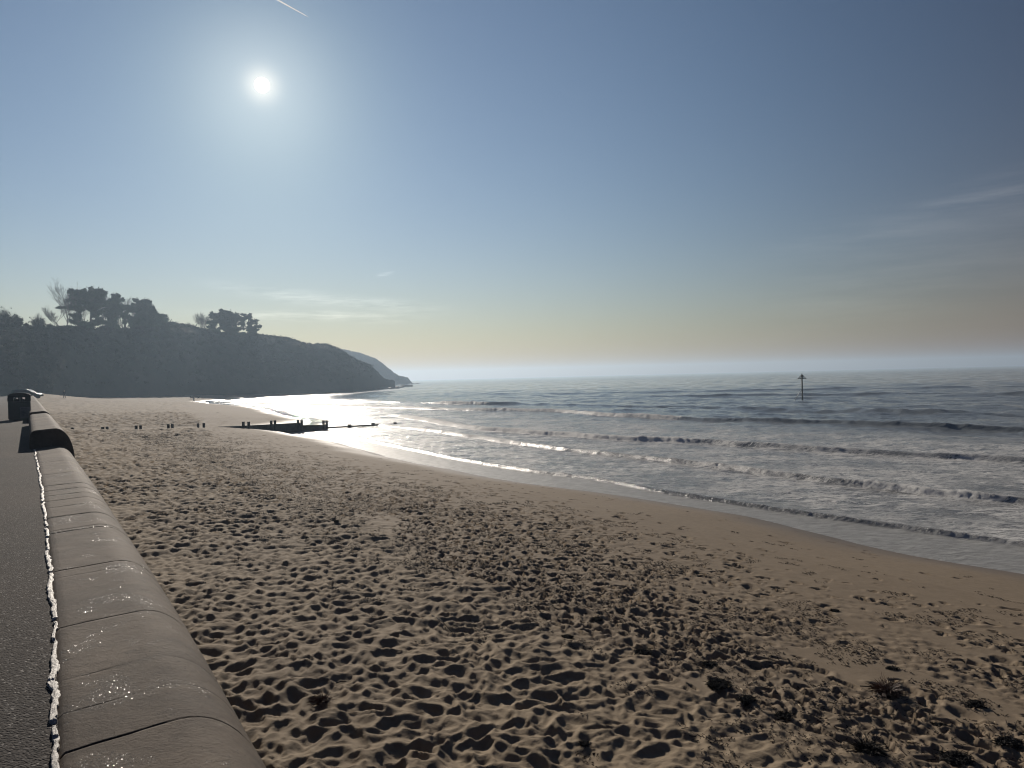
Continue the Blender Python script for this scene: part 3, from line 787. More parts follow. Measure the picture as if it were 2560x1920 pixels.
# ------------------------------------------------------------------ beacon in the sea
p = ground(2006, 998.5, 0.0); Yb = p.y; H_ = z_at(2004.4, 933.5, p)
bc = empty('beacon', (p.x, p.y, 0)); tag(bc, 'thin green steel beacon with open cone topmark standing in the sea', 'beacon')
b = MB(); b.tube([(0, 0, -1.5), (0, 0, H_-0.25)], [0.12, 0.11], 10); b.build('pole', m_steel, bc, True)
b = MB(); b.tube([(0, 0, H_-0.3), (0, 0, H_)], [0.09, 0.04], 8); b.build('finial', m_steel, bc, True)
b = MB(); rt = 0.66; zr = H_-0.86; ztp = H_-0.22
b.tube([(rt*math.cos(a), rt*math.sin(a), zr) for a in np.linspace(0, 2*math.pi, 25)], [0.06]*25, 6)
for k in range(8):
    a = k*math.pi/4; b.tube([(rt*math.cos(a), rt*math.sin(a), zr), (0.04*math.cos(a), 0.04*math.sin(a), ztp)], [0.055, 0.055], 5)
for k in range(2):
    a = k*math.pi/2; b.tube([(rt*math.cos(a), rt*math.sin(a), zr), (-rt*math.cos(a), -rt*math.sin(a), zr)], [0.055, 0.055], 5)
b.build('topmark', m_steel, bc, True)
for (dx, dy, zt, mt) in ((-1.25, 0.25, 1.85, m_steel2), (-0.30, -0.9, 1.6, m_steel)):
    b = MB(); b.tube([(dx, dy, -0.2), (-0.02, 0, zt)], [0.05, 0.05], 6); b.build('brace', mt, bc, True)

# ------------------------------------------------------------------ headlands
def prof_interp(pts, x): return np.interp(x, [p[0] for p in pts], [p[1] for p in pts])
near_base = [(-900, 95), (-300, 130), (0, 160), (130, 178), (250, 215), (480, 258), (721, 300), (880, 335), (950, 400), (987, 440)]
near_back = [(-900, 30), (0, 38), (480, 48), (721, 45), (880, 30), (950, 16), (987, 4)]
near_sky = [(-900, 800), (-100, 812), (0, 818), (60, 822), (200, 822), (332, 826), (380, 816), (427, 809), (450, 813), (475, 818), (538, 832), (590, 838), (633, 839), (684, 843), (719, 847), (762, 860), (820, 863), (849, 875), (870, 888), (896, 905), (924, 913), (940, 925), (949, 935), (959, 945), (974, 949), (985, 951), (989, 956)]
far_base = [(780, 640), (900, 690), (1000, 740), (1030, 770)]
far_back = [(780, 60), (940, 45), (1000, 20), (1030, 6)]
far_sky = [(780, 868), (850, 872), (899, 882), (924, 891), (940, 896), (953, 906), (968, 918), (983, 930), (997, 940), (1010, 942), (1019, 944), (1025, 951), (1031, 958)]
def headland(name, basep, backp, skyp, x0, x1, dx, mat, seed, rough, foot=-0.6):
    xs = np.arange(x0, x1+0.01, dx); nt_ = 70
    t = np.concatenate([np.linspace(0, 1, nt_), np.linspace(1.05, 3, 12)])
    Xg = np.zeros((len(t), len(xs))); Yg = Xg.copy(); Zg = Xg.copy()
    for j, x in enumerate(xs):
        yb = prof_interp(basep, x); yk = prof_interp(backp, x); sy = prof_interp(skyp, x)
        d = ray(x, sy); kx = d.x/d.y; yc = yb+yk; zc = CAM_Z+d.z*(yc/d.y)
        tt_ = np.minimum(t, 1)
        yy = yb+yk*np.where(t <= 1, tt_**1.25, t); zz_ = foot+(zc-foot)*(0.25*tt_+0.75*np.sin(tt_*math.pi/2))
        zz_ = np.where(t > 1, zc-(t-1)*1.5*min(1, yk/30), zz_)
        Xg[:, j] = kx*yy; Yg[:, j] = yy; Zg[:, j] = zz_
    env = np.sin(np.clip(t, 0, 1)*math.pi)[:, None]*0.8+0.2*(t < 1.0)[:, None]
    A1 = Xg*0.8+Yg*0.35; 
    n1 = fbm(A1/14, Zg/14+Yg/40, seed, 4)-0.5; n2 = fbm(A1/2.6, Zg/2.6+Yg/6, seed+9, 4, 0.6)-0.5
    dis = (n1*7.0+n2*2.6)*rough*env
    Yg = Yg+dis; Zg = Zg+(fbm(Xg/1.7, Yg/1.7, seed+20, 4, 0.65)-0.5)*1.5*rough*sst(0.05, 0.3, t)[:, None]
    o = grid_mesh(name, Xg, Yg, Zg, mat); tag(o, kind='structure'); return o
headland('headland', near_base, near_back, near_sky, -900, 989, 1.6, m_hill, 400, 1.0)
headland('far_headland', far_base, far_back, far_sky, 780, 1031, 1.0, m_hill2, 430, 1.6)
def crest(x): return prof_interp(near_base, x)+prof_interp(near_back, x)

# reef of rocks at the foot of the headland
m_rock = simple('dark_rock', (0.05, 0.04, 0.034), 0.7, 0.3, 1.5, bump=0.6, bd=0.1)
b = MB(); rk = np.random.default_rng(12)
def rock(b, c, sx, sy, sz, rg):
    i0 = len(b.v); nu, nv = 9, 5
    for v_ in range(nv):
        ph = math.pi/2*v_/(nv-1)
        for u_ in range(nu):
            th = 2*math.pi*u_/nu; k = rg.uniform(0.75, 1.15)
            b.v.append((c[0]+sx*math.cos(th)*math.cos(ph)*k, c[1]+sy*math.sin(th)*math.cos(ph)*k, c[2]-0.4+(sz+0.4)*math.sin(ph)*k))
    for v_ in range(nv-1):
        for u_ in range(nu):
            a0 = i0+v_*nu+u_; a1 = i0+v_*nu+(u_+1) % nu
            b.f.append((a0, a1, a1+nu, a0+nu))
for k in range(70):
    x = rk.uniform(890, 1045); y = prof_interp([(890, 973), (985, 968), (1045, 962)], x)+rk.uniform(-4, 4)
    p = ground(x, y, 0); s_ = rk.uniform(0.8, 3.0); rock(b, (p.x, p.y, 0), s_*1.6, s_, s_*rk.uniform(0.15, 0.4), rk)
o = b.build('rock_reef', m_rock); tag(o, 'low dark rocks awash at the foot of the headland', 'rocks', kind='stuff')

# ------------------------------------------------------------------ trees
def leaf_cloud(centres, radii, counts, size, rg, flat=0.6):
    V = []; 
    for c, r, n in zip(centres, radii, counts):
        n = int(n)
        d = rg.normal(size=(n, 3)); d /= np.linalg.norm(d, axis=1)[:, None]
        rad = rg.uniform(0.02, 1.0, (n, 1))**0.5*rg.uniform(0.75, 1.25, (n, 1))*np.where(rg.uniform(0, 1, (n, 1)) > 0.88, 1.35, 1.0)
        lump = 0.78+0.45*np.sin(d[:, :1]*7+c[0])*np.cos(d[:, 1:2]*6+c[2])
        p = np.array(c)+d*rad*np.array(r)*lump
        e1 = rg.normal(size=(n, 3)); e1[:, 2] *= flat; e1 /= np.linalg.norm(e1, axis=1)[:, None]
        e2 = rg.normal(size=(n, 3)); e2[:, 2] *= flat; e2 /= np.linalg.norm(e2, axis=1)[:, None]
        s = size*rg.uniform(0.5, 1.4, (n, 1))
        V.append(np.stack([p-e1*s*0.5, p+e1*s*0.5, p+e2*s], 1).reshape(-1, 3))
    V = np.concatenate(V); return V, np.arange(len(V)).reshape(-1, 3)

def pine(name, zoomf, trunk, pads, depth_off, label, group, seed, dens=1.0):
    rg = np.random.default_rng(seed)
    bx, by = zoomf(*trunk[0]); Yd = float(crest(bx))+depth_off
    base = at(bx, by+6, Yd)
    root = empty(name, base); tag(root, label, 'tree', group)
    P = []
    for q in trunk: 
        x, y = zoomf(*q); P.append(at(x, y, Yd)-base)
    P[0] = P[0]-Vector((0, 0, 2.0))
    b = MB(); nsg = []
    for i in range(len(P)-1):
        for k in range(4): nsg.append(P[i].lerp(P[i+1], k/4)+Vector((rg.normal()*.12, rg.normal()*.12, 0)))
    nsg.append(P[-1]); L_ = len(nsg)
    b.tube(nsg, [0.42*(1-0.8*i/L_)+0.04 for i in range(L_)], 7); b.build('trunk', m_bark, root, True)
    C, Rd, Ct = [], [], []; lb = MB()
    PX = []
    for (u, v, ru, rv) in pads:
        PX.append((u, v, ru*1.22, rv*1.6))
        # smaller sprays along the limb between trunk and tuft
        tv = np.interp(v+30, [q[1] for q in trunk][::-1], [q[0] for q in trunk][::-1])
        for f in (0.3, 0.55, 0.8): PX.append((tv+(u-tv)*f+rg.uniform(-18, 18), v+(1-f)*40+rg.uniform(-10, 10), ru*0.5, -rv*0.75))
    for (u, v, ru, rv) in PX:
        sparse = 0.55 if rv < 0 else 1.0; rv = abs(rv)
        x, y = zoomf(u, v); x1, y1 = zoomf(u+ru, v+rv)
        dy_ = rg.uniform(-1.6, 1.6)
        c = at(x, y, Yd+dy_)-base; rx = abs(x1-x)/FPX*Yd; rz_ = abs(y1-y)/FPX*Yd
        # several lobes inside each pad
        nl = max(3, int(rx*2.6))
        for k in range(nl):
            ox = rg.uniform(-0.7, 0.7)*rx; oy = rg.uniform(-0.6, 0.6)*max(rx*0.8, rz_); oz = rg.uniform(-0.45, 0.45)*rz_
            lr = rg.uniform(0.25, 0.46)*rx+0.12; lz = rg.uniform(0.32, 0.62)*rz_+0.1
            C.append((c.x+ox, c.y+oy, c.z+oz)); Rd.append((lr, lr*0.9, lz)); Ct.append(sparse*dens*(40+lr*lz*420))
        # limb from trunk to pad
        j = min(range(L_), key=lambda i: abs(nsg[i].z-(c.z-0.7-abs(c.x-nsg[i].x)*0.35)))
        a_ = nsg[j]; mid = a_.lerp(c, 0.5)+Vector((0, 0, 0.35))
        lb.tube([a_, mid, c], [0.14, 0.09, 0.03], 5)
        for k in range(3):
            e = c+Vector((rg.uniform(-1, 1)*rx*0.9, rg.uniform(-1, 1)*rx*0.6, rg.uniform(-.4, .5)*rz_)); lb.tube([mid.lerp(c, .6), e], [0.05, 0.02], 4)
        for k in range(5):
            e = mid+Vector((rg.normal()*rx*0.6, rg.normal()*rx*0.5, rg.uniform(-.6, 1.0))); lb.tube([mid, e], [0.04, 0.015], 3)
    lb.build('limb', m_bark, root, True)['kind'] = 'stuff'
    V, Fc = leaf_cloud(C, Rd, Ct, 0.42, rg)
    tri_mesh('crown', V, Fc, m_needle, root)
    return root

def bare_tree(name, x, y, top, spread, Yd, label, group, seed, lean=0.0, nst=3, lv=5, r0=0.17, low=0.25, name2='crown'):
    rg = random.Random(seed); base = at(x, y+5, Yd)
    Ht = abs((y-top)/FPX*Yd)*0.74+0.8; Wd = spread/FPX*Yd
    root = empty(name, base); tag(root, label, 'tree', group)
    tb = MB(); cb = MB()
    def grow(b, p, d, ln, r, lev):
        n = 3; pts = [p.copy()]; dd = d.copy()
        for i in range(n):
            dd = (dd+Vector((rg.gauss(0, .10), rg.gauss(0, .10), 0.07))).normalized(); p = p+dd*ln/n; pts.append(p.copy())
        b.tube(pts, [max(r*(1-0.42*i/n), 0.011) for i in range(n+1)], 5 if lev < 2 else 3, False)
        if lev >= lv: return
        for k in range(rg.choice((2, 3, 3, 4)) if lev else nst+2):
            f = rg.uniform(0.35, 1.0) if k else 1.0
            q = pts[0].lerp(pts[-1], f) if f < 1 else pts[-1]
            a = rg.uniform(0, 2*math.pi); sp = 0.42 if lev > 0 else 0.50*Wd/Ht*2+0.1
            nd = (dd+Vector((math.cos(a), math.sin(a), 0.12))*sp*rg.uniform(.6, 1.2)).normalized()
            grow(cb, q, nd, ln*rg.uniform(.62, .86) if lev else Ht*0.34*rg.uniform(.8, 1.1), r*0.6, lev+1)
    grow(tb, Vector((0, 0, -1.5)), Vector((lean, 0, 1)).normalized(), Ht*low+1.5, r0, 0)
    tb.build('trunk', m_twig, root, True); cb.build(name2, m_twig, root, True)
    return root

za = lambda u, v: (80+u*0.1627, 680+v*0.1627)
zb_ = lambda u, v: (460+u*0.1356, 740+v*0.1356)
gp = 'pines on the skyline of the headland'
pine('pine_tree', za, [(700, 885), (725, 700), (760, 420)], [(680, 310, 110, 38), (750, 300, 60, 38), (830, 325, 75, 40), (640, 350, 60, 25), (740, 370, 130, 35), (640, 440, 75, 28), (730, 460, 110, 32), (490, 545, 108, 17), (560, 535, 60, 14), (690, 530, 80, 34), (640, 655, 70, 18), (760, 580, 60, 30), (700, 680, 90, -60), (760, 780, 70, -40), (640, 760, 60, -40)], 2,
     'leftmost tall pine on the headland, with one flat limb reaching out left', gp, 11)
pine('pine_tree', za, [(905, 880), (910, 650), (950, 330)], [(960, 285, 75, 45), (885, 262, 25, 26), (1010, 330, 100, 50), (900, 350, 95, 45), (1090, 350, 55, 35), (940, 415, 160, 60), (1080, 420, 75, 60), (900, 500, 80, 40), (1000, 540, 100, 42), (1010, 640, 70, 55), (1000, 740, 75, 40), (900, 450, 100, 40), (960, 620, 60, -60), (930, 800, 110, -40), (860, 560, 60, -40)], 0,
     'tallest dense pine at the centre of the larger headland clump', gp, 12)
pine('pine_tree', za, [(1200, 890), (1215, 650), (1265, 380)], [(1270, 380, 70, 38), (1310, 400, 80, 45), (1280, 450, 115, 50), (1200, 450, 45, 40), (1385, 430, 28, 26), (1300, 520, 110, 40), (1180, 520, 70, 40), (1280, 590, 130, 32), (1270, 670, 130, 55), (1390, 635, 80, 28), (1120, 610, 80, 24), (1120, 775, 80, 22), (1160, 840, 90, 14), (1240, 780, 90, -50), (1200, 700, 60, -50)], 3,
     'round topped pine between the tallest pine and the wind-swept one', gp, 13)
pine('pine_tree', za, [(1425, 900), (1425, 700), (1460, 540)], [(1455, 535, 60, 18), (1490, 600, 50, 20), (1430, 690, 60, 24), (1500, 680, 40, 14), (1440, 760, 50, 20)], -2,
     'thin slender pine with sparse crown beside the wind-swept pine', gp, 14)
pine('pine_tree', za, [(1640, 890), (1640, 700), (1650, 480)], [(1600, 435, 38, 26), (1660, 455, 70, 36), (1720, 490, 90, 50), (1760, 545, 100, 60), (1620, 530, 90, 50), (1830, 570, 50, 40), (1560, 510, 40, 28), (1700, 610, 150, 60), (1780, 640, 120, 60), (1750, 700, 170, 60), (1650, 770, 150, 70), (1560, 850, 70, 26), (1800, 790, 180, 60), (1530, 560, 30, 20)], 2,
     'broad dense wind-swept pine sloping down to the right', gp, 15, 1.1)
pine('pine_tree', za, [(1930, 880), (1935, 760)], [(1950, 675, 90, 36), (2020, 690, 50, 28), (2050, 745, 70, 28), (1940, 750, 120, 50), (1990, 800, 130, 40), (1900, 700, 70, 40)], 4,
     'low bushy pine at the right foot of the wind-swept pine', gp, 16)
pine('pine_tree', zb_, [(560, 690), (555, 520), (540, 350)], [(530, 335, 66, 34), (480, 350, 30, 12), (570, 390, 90, 30), (460, 490, 50, 22), (600, 470, 70, 26), (640, 320, 30, 26), (520, 570, 80, 20), (540, 520, 90, -50), (600, 640, 90, -36), (480, 600, 60, -36)], 0,
     'small pine at the left of the right-hand clump, by the bare tree', gp, 17)
pine('pine_tree', zb_, [(800, 735), (790, 560), (770, 330)], [(740, 290, 85, 38), (800, 340, 110, 45), (700, 370, 90, 40), (880, 370, 120, 50), (960, 395, 110, 48), (1060, 415, 90, 36), (800, 420, 160, 50), (900, 440, 150, 34), (1010, 520, 90, 34), (1120, 430, 50, 36), (760, 500, 100, 36), (700, 600, 80, 18), (800, 520, 130, -50), (900, 610, 120, -45), (720, 560, 90, -40), (1040, 620, 90, -40), (820, 680, 160, -22), (1020, 690, 120, -20)], 0,
     'wide domed pine filling the middle of the right-hand clump', gp, 18)
pine('pine_tree', zb_, [(1255, 735), (1220, 560), (1165, 370)], [(1140, 342, 78, 18), (1225, 385, 62, 20), (1280, 455, 78, 22), (1245, 500, 80, 30), (1335, 565, 78, 26), (1250, 585, 75, 34), (1320, 630, 66, 22), (1280, 690, 75, 34), (1220, 640, 50, 26), (1240, 690, 70, -24), (1230, 560, 40, -40)], -1,
     'rightmost pine of the skyline, leaning left with flat layered tufts', gp, 19)
gbt = 'leafless trees on the headland'
def bt(zf, u, v, tv, su, off, lb, seed, **k):
    x, y = zf(u, v); _, ty = zf(u, tv); x2, _ = zf(u+su, v)
    return bare_tree('bare_tree', x, y, ty, x2-x, float(crest(x))+off, lb, gbt, seed, **k)
bt(za, 540, 790, 150, 300, 8, 'tall leafless tree left of the pines with fine upswept twigs', 31, nst=6, lv=6)
bt(za, 430, 800, 470, 360, 6, 'low leafless tree spreading far to the left beneath the tall bare one', 32, lean=-0.5, nst=4, lv=6, r0=0.13)
bt(za, 800, 860, 175, 160, 14, 'leafless tree showing its twigs above the leftmost pines', 33, lv=6)
bt(za, 1140, 860, 265, 80, 15, 'slim leafless tree rising in the gap right of the tallest pine', 34, lv=5)
bt(za, 1420, 870, 325, 80, 12, 'leafless tree just right of the round topped pine', 35, lv=6)
bt(za, 1530, 870, 325, 60, 13, 'leafless tree touching the left side of the wind-swept pine', 36, lv=5)
bt(zb_, 370, 620, 215, 170, 8, 'leafless tree left of the right-hand pine clump', 37, nst=7, lv=6, low=0.08)
bt(zb_, 540, 650, 225, 90, 9, 'leafless tree behind the small left pine of the right-hand clump', 38, lv=5)

def shrub(x, y, rx, ry, off, lb, seed, mat=m_shrub, spiky=0.0, name='shrub', cat='shrub', group='shrubs along the headland skyline', n=1400):
    rg = np.random.default_rng(seed); Yd = float(crest(x))+off; base = at(x, y+ry*0.6, Yd)
    root = empty(name, base); tag(root, lb, cat, group)
    Rx = rx/FPX*Yd; Rz = ry*1.55/FPX*Yd
    C, Rd, Ct = [], [], []
    for k in range(14):
        a = rg.uniform(0, 6.28); q = rg.uniform(0, 0.6)
        C.append((Rx*q*math.cos(a), Rx*q*math.sin(a)*0.6, Rz*rg.uniform(0.15, 0.62))); Rd.append((Rx*.5, Rx*.42, Rz*0.36)); Ct.append(n/14)
    V, Fc = leaf_cloud(C, Rd, Ct, 0.5, rg, 1.0); tri_mesh('foliage', V, Fc, mat, root)
    b = MB()
    for k in range(int(40+260*spiky)):
        a = rg.uniform(0, 6.28); f = rg.uniform(0.1, 1.0)
        d = Vector((math.cos(a)*f*0.9, math.sin(a)*f*0.6, 1.15-f*0.6)); L_ = rg.uniform(0.85, 1.12+0.15*spiky)
        b.tube([(0, 0, 0), (d.x*Rx*.55, d.y*Rx*.5, d.z*Rz*.5), (d.x*Rx*1.05*L_, d.y*Rx*L_, d.z*Rz*0.88*L_)], [0.05, 0.03, 0.012], 3, False)
    b.build('stems', m_twig, root)['kind'] = 'stuff'
    return root
shrub(97, 812, 22, 26, 2, 'rounded twiggy shrub standing alone left of the bare trees', 51, spiky=1.0)
shrub(8, 806, 34, 34, 2, 'large shrub mass at the left edge of the skyline', 52, spiky=1.0)
shrub(40, 806, 18, 24, 0, 'dark shrub with a pointed tip beside the large mass at the left edge', 53, spiky=0.3)
shrub(66, 818, 10, 12, 3, 'small thin shrub in the dip between the two big shrubs', 54, spiky=0.5, n=250)
shrub(171, 820, 16, 9, -2, 'low dark shrub under the tall leafless tree', 55, m_needle)
shrub(221, 816, 21, 14, -2, 'bulky dark shrub between the trunks of the first two pines', 56, m_needle)
shrub(289, 818, 12, 9, -2, 'small shrub at the foot of the round topped pine', 57, m_needle)
shrub(126, 818, 10, 10, 0, 'little shrub between the rounded shrub and the bare trees', 58, spiky=0.6, n=500)
shrub(470, 816, 22, 9, 2, 'pale wispy shrub on the saddle between the two tree clumps', 59, spiky=0.9, n=500)
shrub(420, 812, 26, 9, 2, 'low wide shrub right of the low bushy pine', 60, spiky=0.9, n=700)
shrub(630, 838, 18, 6, 1, 'low shrub at the foot of the rightmost pine', 61, m_needle, n=500)
shrub(688, 845, 9, 5, 0, 'tiny shrub with a wind-bent tip on the slope right of the pines', 62, m_needle, n=300)
shrub(718, 850, 16, 8, 0, 'low domed shrub on the slope further right of the pines', 63, m_needle, n=600)
shrub(812, 864, 9, 4, 0, 'small shrub on the brow where the slope steepens', 64, m_needle, n=250)

# scrub over the slope: uncountable tufts
rg = np.random.default_rng(70); C = []; Rd = []; Ct = []
for k in range(1500):
    x = rg.uniform(-60, 930); t = rg.uniform(0, 1)**0.8 if k % 3 else 1.0
    yb = prof_interp(near_base, x); yk = prof_interp(near_back, x); d = ray(x, prof_interp(near_sky, x)); yc = yb+yk; zc = CAM_Z+d.z*(yc/d.y)
    yy = yb+yk*t**1.25; z = -0.6+(zc+0.6)*(0.25*t+0.75*math.sin(t*math.pi/2))
    if z < 5: continue
    s_ = rg.uniform(0.5, 1.4)
    C.append((d.x/d.y*yy, yy-0.6, z+0.1)); Rd.append((s_*1.3, s_, s_*0.7)); Ct.append(34)
V, Fc = leaf_cloud(C, Rd, Ct, 0.6, rg, 1.0)
o = tri_mesh('scrub', V, Fc, m_shrub); tag(o, 'dense dark scrub covering the slope of the headland', 'scrub', kind='stuff')

# ------------------------------------------------------------------ seaweed and driftwood on the strand
def clump(x, y, w, h, lb, seed, mat=m_weed, n=260, name='seaweed_clump', cat='seaweed', group='seaweed clumps along the strand line', long_=1.0, thick=0.004, up=False):
    p = ground(x, y, 1.3)
    for _ in range(4): p = ground(x, y, sand_z(p.x, p.y))
    z = sand_z(p.x, p.y); W_ = w/FPX*p.y/2*(1 if up else 0.8); H2 = h/FPX*p.y*(1 if up else 0.7)
    rg = np.random.default_rng(seed); root = empty(name, (p.x, p.y, z-0.01)); tag(root, lb, cat, group)
    b = MB()
    for k in range(n):
        a = rg.uniform(0, 6.28); r = W_*math.sqrt(rg.uniform(0, 1))*0.75
        q = Vector((math.cos(a)*r, math.sin(a)*r*0.75, 0)); env = math.sqrt(max(0.05, 1-(r/W_)**2))
        d = Vector((math.cos(a)*0.5+rg.normal()*0.6, math.sin(a)*0.5+rg.normal()*0.6, rg.uniform(0.1, 1.2)))
        L_ = H2*rg.uniform(0.35, 1.0)*env*long_; d.normalize()
        p1 = q+d*L_*0.5; p2 = p1+(d+Vector((rg.normal()*.5, rg.normal()*.5, -0.4))).normalized()*L_*0.45
        if not up:
            q = q+Vector((0, 0, H2*0.5*env*rg.uniform(0, 1))); a2_ = rg.uniform(0, 6.28); L_ = W_*rg.uniform(0.15, 0.5)
            d = Vector((math.cos(a2_), math.sin(a2_)*0.8, rg.uniform(-0.25, 0.3))); p1 = q+d*L_*0.5+Vector((0, 0, 0.01)); a2_ += rg.normal()*0.9
            p2 = p1+Vector((math.cos(a2_), math.sin(a2_), rg.uniform(-0.5, 0.1)))*L_*0.5
        b.tube([q, p1, p2], [thick, thick*0.9, thick*0.4], 3, False)
    # solid tangled core
    i0 = len(b.v); nu, nv = 16, 6
    for v_ in range(nv):
        ph = math.pi/2*v_/(nv-1)
        for u_ in range(nu):
            th = 2*math.pi*u_/nu; kk = rg.uniform(0.6, 1.1)
            b.v.append((W_*0.72*math.cos(th)*math.cos(ph)*kk, W_*0.55*math.sin(th)*math.cos(ph)*kk, -0.03+(H2*0.55)*math.sin(ph)*kk))
    for v_ in range(nv-1):
        for u_ in range(nu):
            a0 = i0+v_*nu+u_; a1 = i0+v_*nu+(u_+1) % nu; b.f.append((a0, a1, a1+nu, a0+nu))
    b.build('fronds', mat, root)
    return root
clump(798, 1279, 26, 15, 'dark tangled seaweed clump, upper of the two on the edge of the churned sand', 81)
clump(841, 1308, 18, 18, 'compact dark seaweed ball standing on the sand right of the upper clump', 82)
clump(768, 1346, 14, 12, 'small upright weed tuft left of and below the compact ball', 83)
clump(1418, 1594, 46, 22, 'spiky black seaweed mound in the middle foreground', 84, n=340)
clump(1494, 1549, 36, 14, 'low flat seaweed patch just behind the spiky black mound', 85)
clump(1608, 1634, 70, 20, 'long mound of weed strung along the crest of the churned sand', 86, n=380)
clump(1775, 1665, 64, 18, 'rounded weed bank left of the big twiggy heap', 87, n=320)
clump(1798, 1716, 90, 34, 'largest twiggy heap of seaweed and reeds in the foreground', 88, n=520, long_=1.3)
clump(1868, 1766, 60, 28, 'twiggy weed heap below the largest heap', 89, n=320, long_=1.3)
clump(2218, 1735, 44, 44, 'reddish brown bristly weed tuft standing up on the firm sand', 90, m_weed_r, 420, long_=1.4, up=True)
clump(2440, 1765, 62, 40, 'big black clump of weed at the right, casting a long shadow', 91, n=420)
clump(2172, 1880, 46, 48, 'tall bushy dark weed clump at the bottom right of the churned sand', 92, m_weed, 460, long_=1.3, up=True)
clump(2390, 1895, 120, 30, 'broad matted weed bank at the bottom right corner', 93, n=520)
clump(2520, 1860, 100, 26, 'flat weed mat at the right edge of the foreground', 94, n=420)
clump(805, 1756, 22, 32, 'small dry tuft with pale stalks in the hollows near the wall', 95, m_weed_r, 160, long_=1.4, up=True)
clump(1462, 1862, 44, 22, 'dark weed lying in a hollow at the bottom centre', 96, n=240)
clump(2350, 1810, 60, 18, 'crumbled weed patch below the big black clump', 97, n=260)
clump(1960, 1790, 60, 26, 'weed patch in the pit right of the twiggy heaps', 98, n=300)
clump(2230, 1672, 44, 12, 'flattened weed patch just above the reddish tuft', 99, n=240)
clump(2085, 1528, 36, 14, 'dark weed pile on firm sand in the right middle distance', 100, n=240)
clump(1350, 1368, 40, 10, 'faint low weed patch on the smooth sand in the middle distance', 101, n=240)

# loose sticks and reeds: countable larger ones
sticks = [(1178, 1632, 1206, 1645, 'thin dark stick crossing a hollow in the middle foreground'), (1852, 1730, 1860, 1750, 'pale straw stick leaning by the largest weed heap'),
          (1080, 1568, 1130, 1606, 'long thin reed lying on the central churned sand'), (2270, 1856, 2300, 1872, 'bleached stick lying among weed at the bottom right'),
          (1996, 1770, 2008, 1788, 'pale straw stick on the sand right of the weed heaps'), (2487, 1792, 2490, 1800, 'short pale peg of wood standing at the right'),
          (842, 1782, 868, 1774, 'bent dark twig looped on the sand near the wall'), (2150, 1712, 2240, 1716, 'straight stick lying behind the reddish tuft')]
for i, (x0, y0, x1, y1, lb) in enumerate(sticks):
    rg2 = random.Random(i); A_ = ground(x0, y0, 1.4); B_ = ground(x1, y1, 1.4)
    A_.z = sand_z(A_.x, A_.y)+0.012; B_.z = sand_z(B_.x, B_.y)+0.02
    M_ = A_.lerp(B_, .5); M_.z = max(M_.z, sand_z(M_.x, M_.y)+0.012)+0.01
    b = MB(); b.tube([(0, 0, 0), M_-A_, B_-A_], [0.007, 0.006, 0.004], 5)
    o = b.build('stick', m_straw if 'pale' in lb or 'bleached' in lb else m_weed, None, True, loc=A_); tag(o, lb, 'stick', 'sticks and reeds on the beach')

# wrack: uncountable flakes and stalks scattered over the strand
rg = np.random.default_rng(111); K = 420000
s = rg.uniform(-4, 60, K)**1.0; n = rg.uniform(4.0, 17.5, K)
cl = fbm(s*1.6, n*2.2, 500, 4, 0.6); cl2 = fbm(s*0.3, n*0.35, 520, 3)
strand = np.exp(-((n-7.0)/0.9)**2)*0.14+np.exp(-((n-8.8)/2.2)**2)*0.09
keep = (cl+strand+0.25*(cl2-0.5)) > (0.612+0.030*np.clip(n-9.5, 0, 9)+0.05*(n < 5.6))
s = s[keep]; n = n[keep]; K = len(s)
x = s*DS[0]+n*DN[0]; y = s*DS[1]+n*DN[1]
z = sand_h(s, n)[0]
an = rg.uniform(0, 6.28, K); ln_ = rg.uniform(0.008, 0.036, K)*(1+1.4*(rg.uniform(0, 1, K) > 0.95)); wd = rg.uniform(0.003, 0.007, K)
up = rg.uniform(0.0, 0.25, K)*ln_
dx, dy = np.cos(an), np.sin(an)
c0 = np.stack([x-dx*ln_/2, y-dy*ln_/2, z+0.002], -1); c1 = np.stack([x+dx*ln_/2, y+dy*ln_/2, z+0.004+np.abs(up)], -1)
pr = np.stack([-dy*wd, dx*wd, np.zeros(K)], -1); upv = np.stack([np.zeros(K), np.zeros(K), wd*1.2], -1)
V = np.stack([c0-pr, c0+pr, c0+upv+0*pr, c1-pr*0.5, c1+pr*0.5, c1+upv], 1).reshape(-1, 3)
i = np.arange(K)[:, None]*6
Fq = np.concatenate([i+np.array([[0, 3, 5, 2]]), i+np.array([[1, 2, 5, 4]])], 0)
m_wrack = simple('dried_wrack', (0.030, 0.018, 0.012), 0.95, 0.5, 20.0)
o = tri_mesh('wrack', V, Fq, m_wrack); tag(o, 'scattered flakes and stalks of dried seaweed over the beach', 'wrack', kind='stuff')

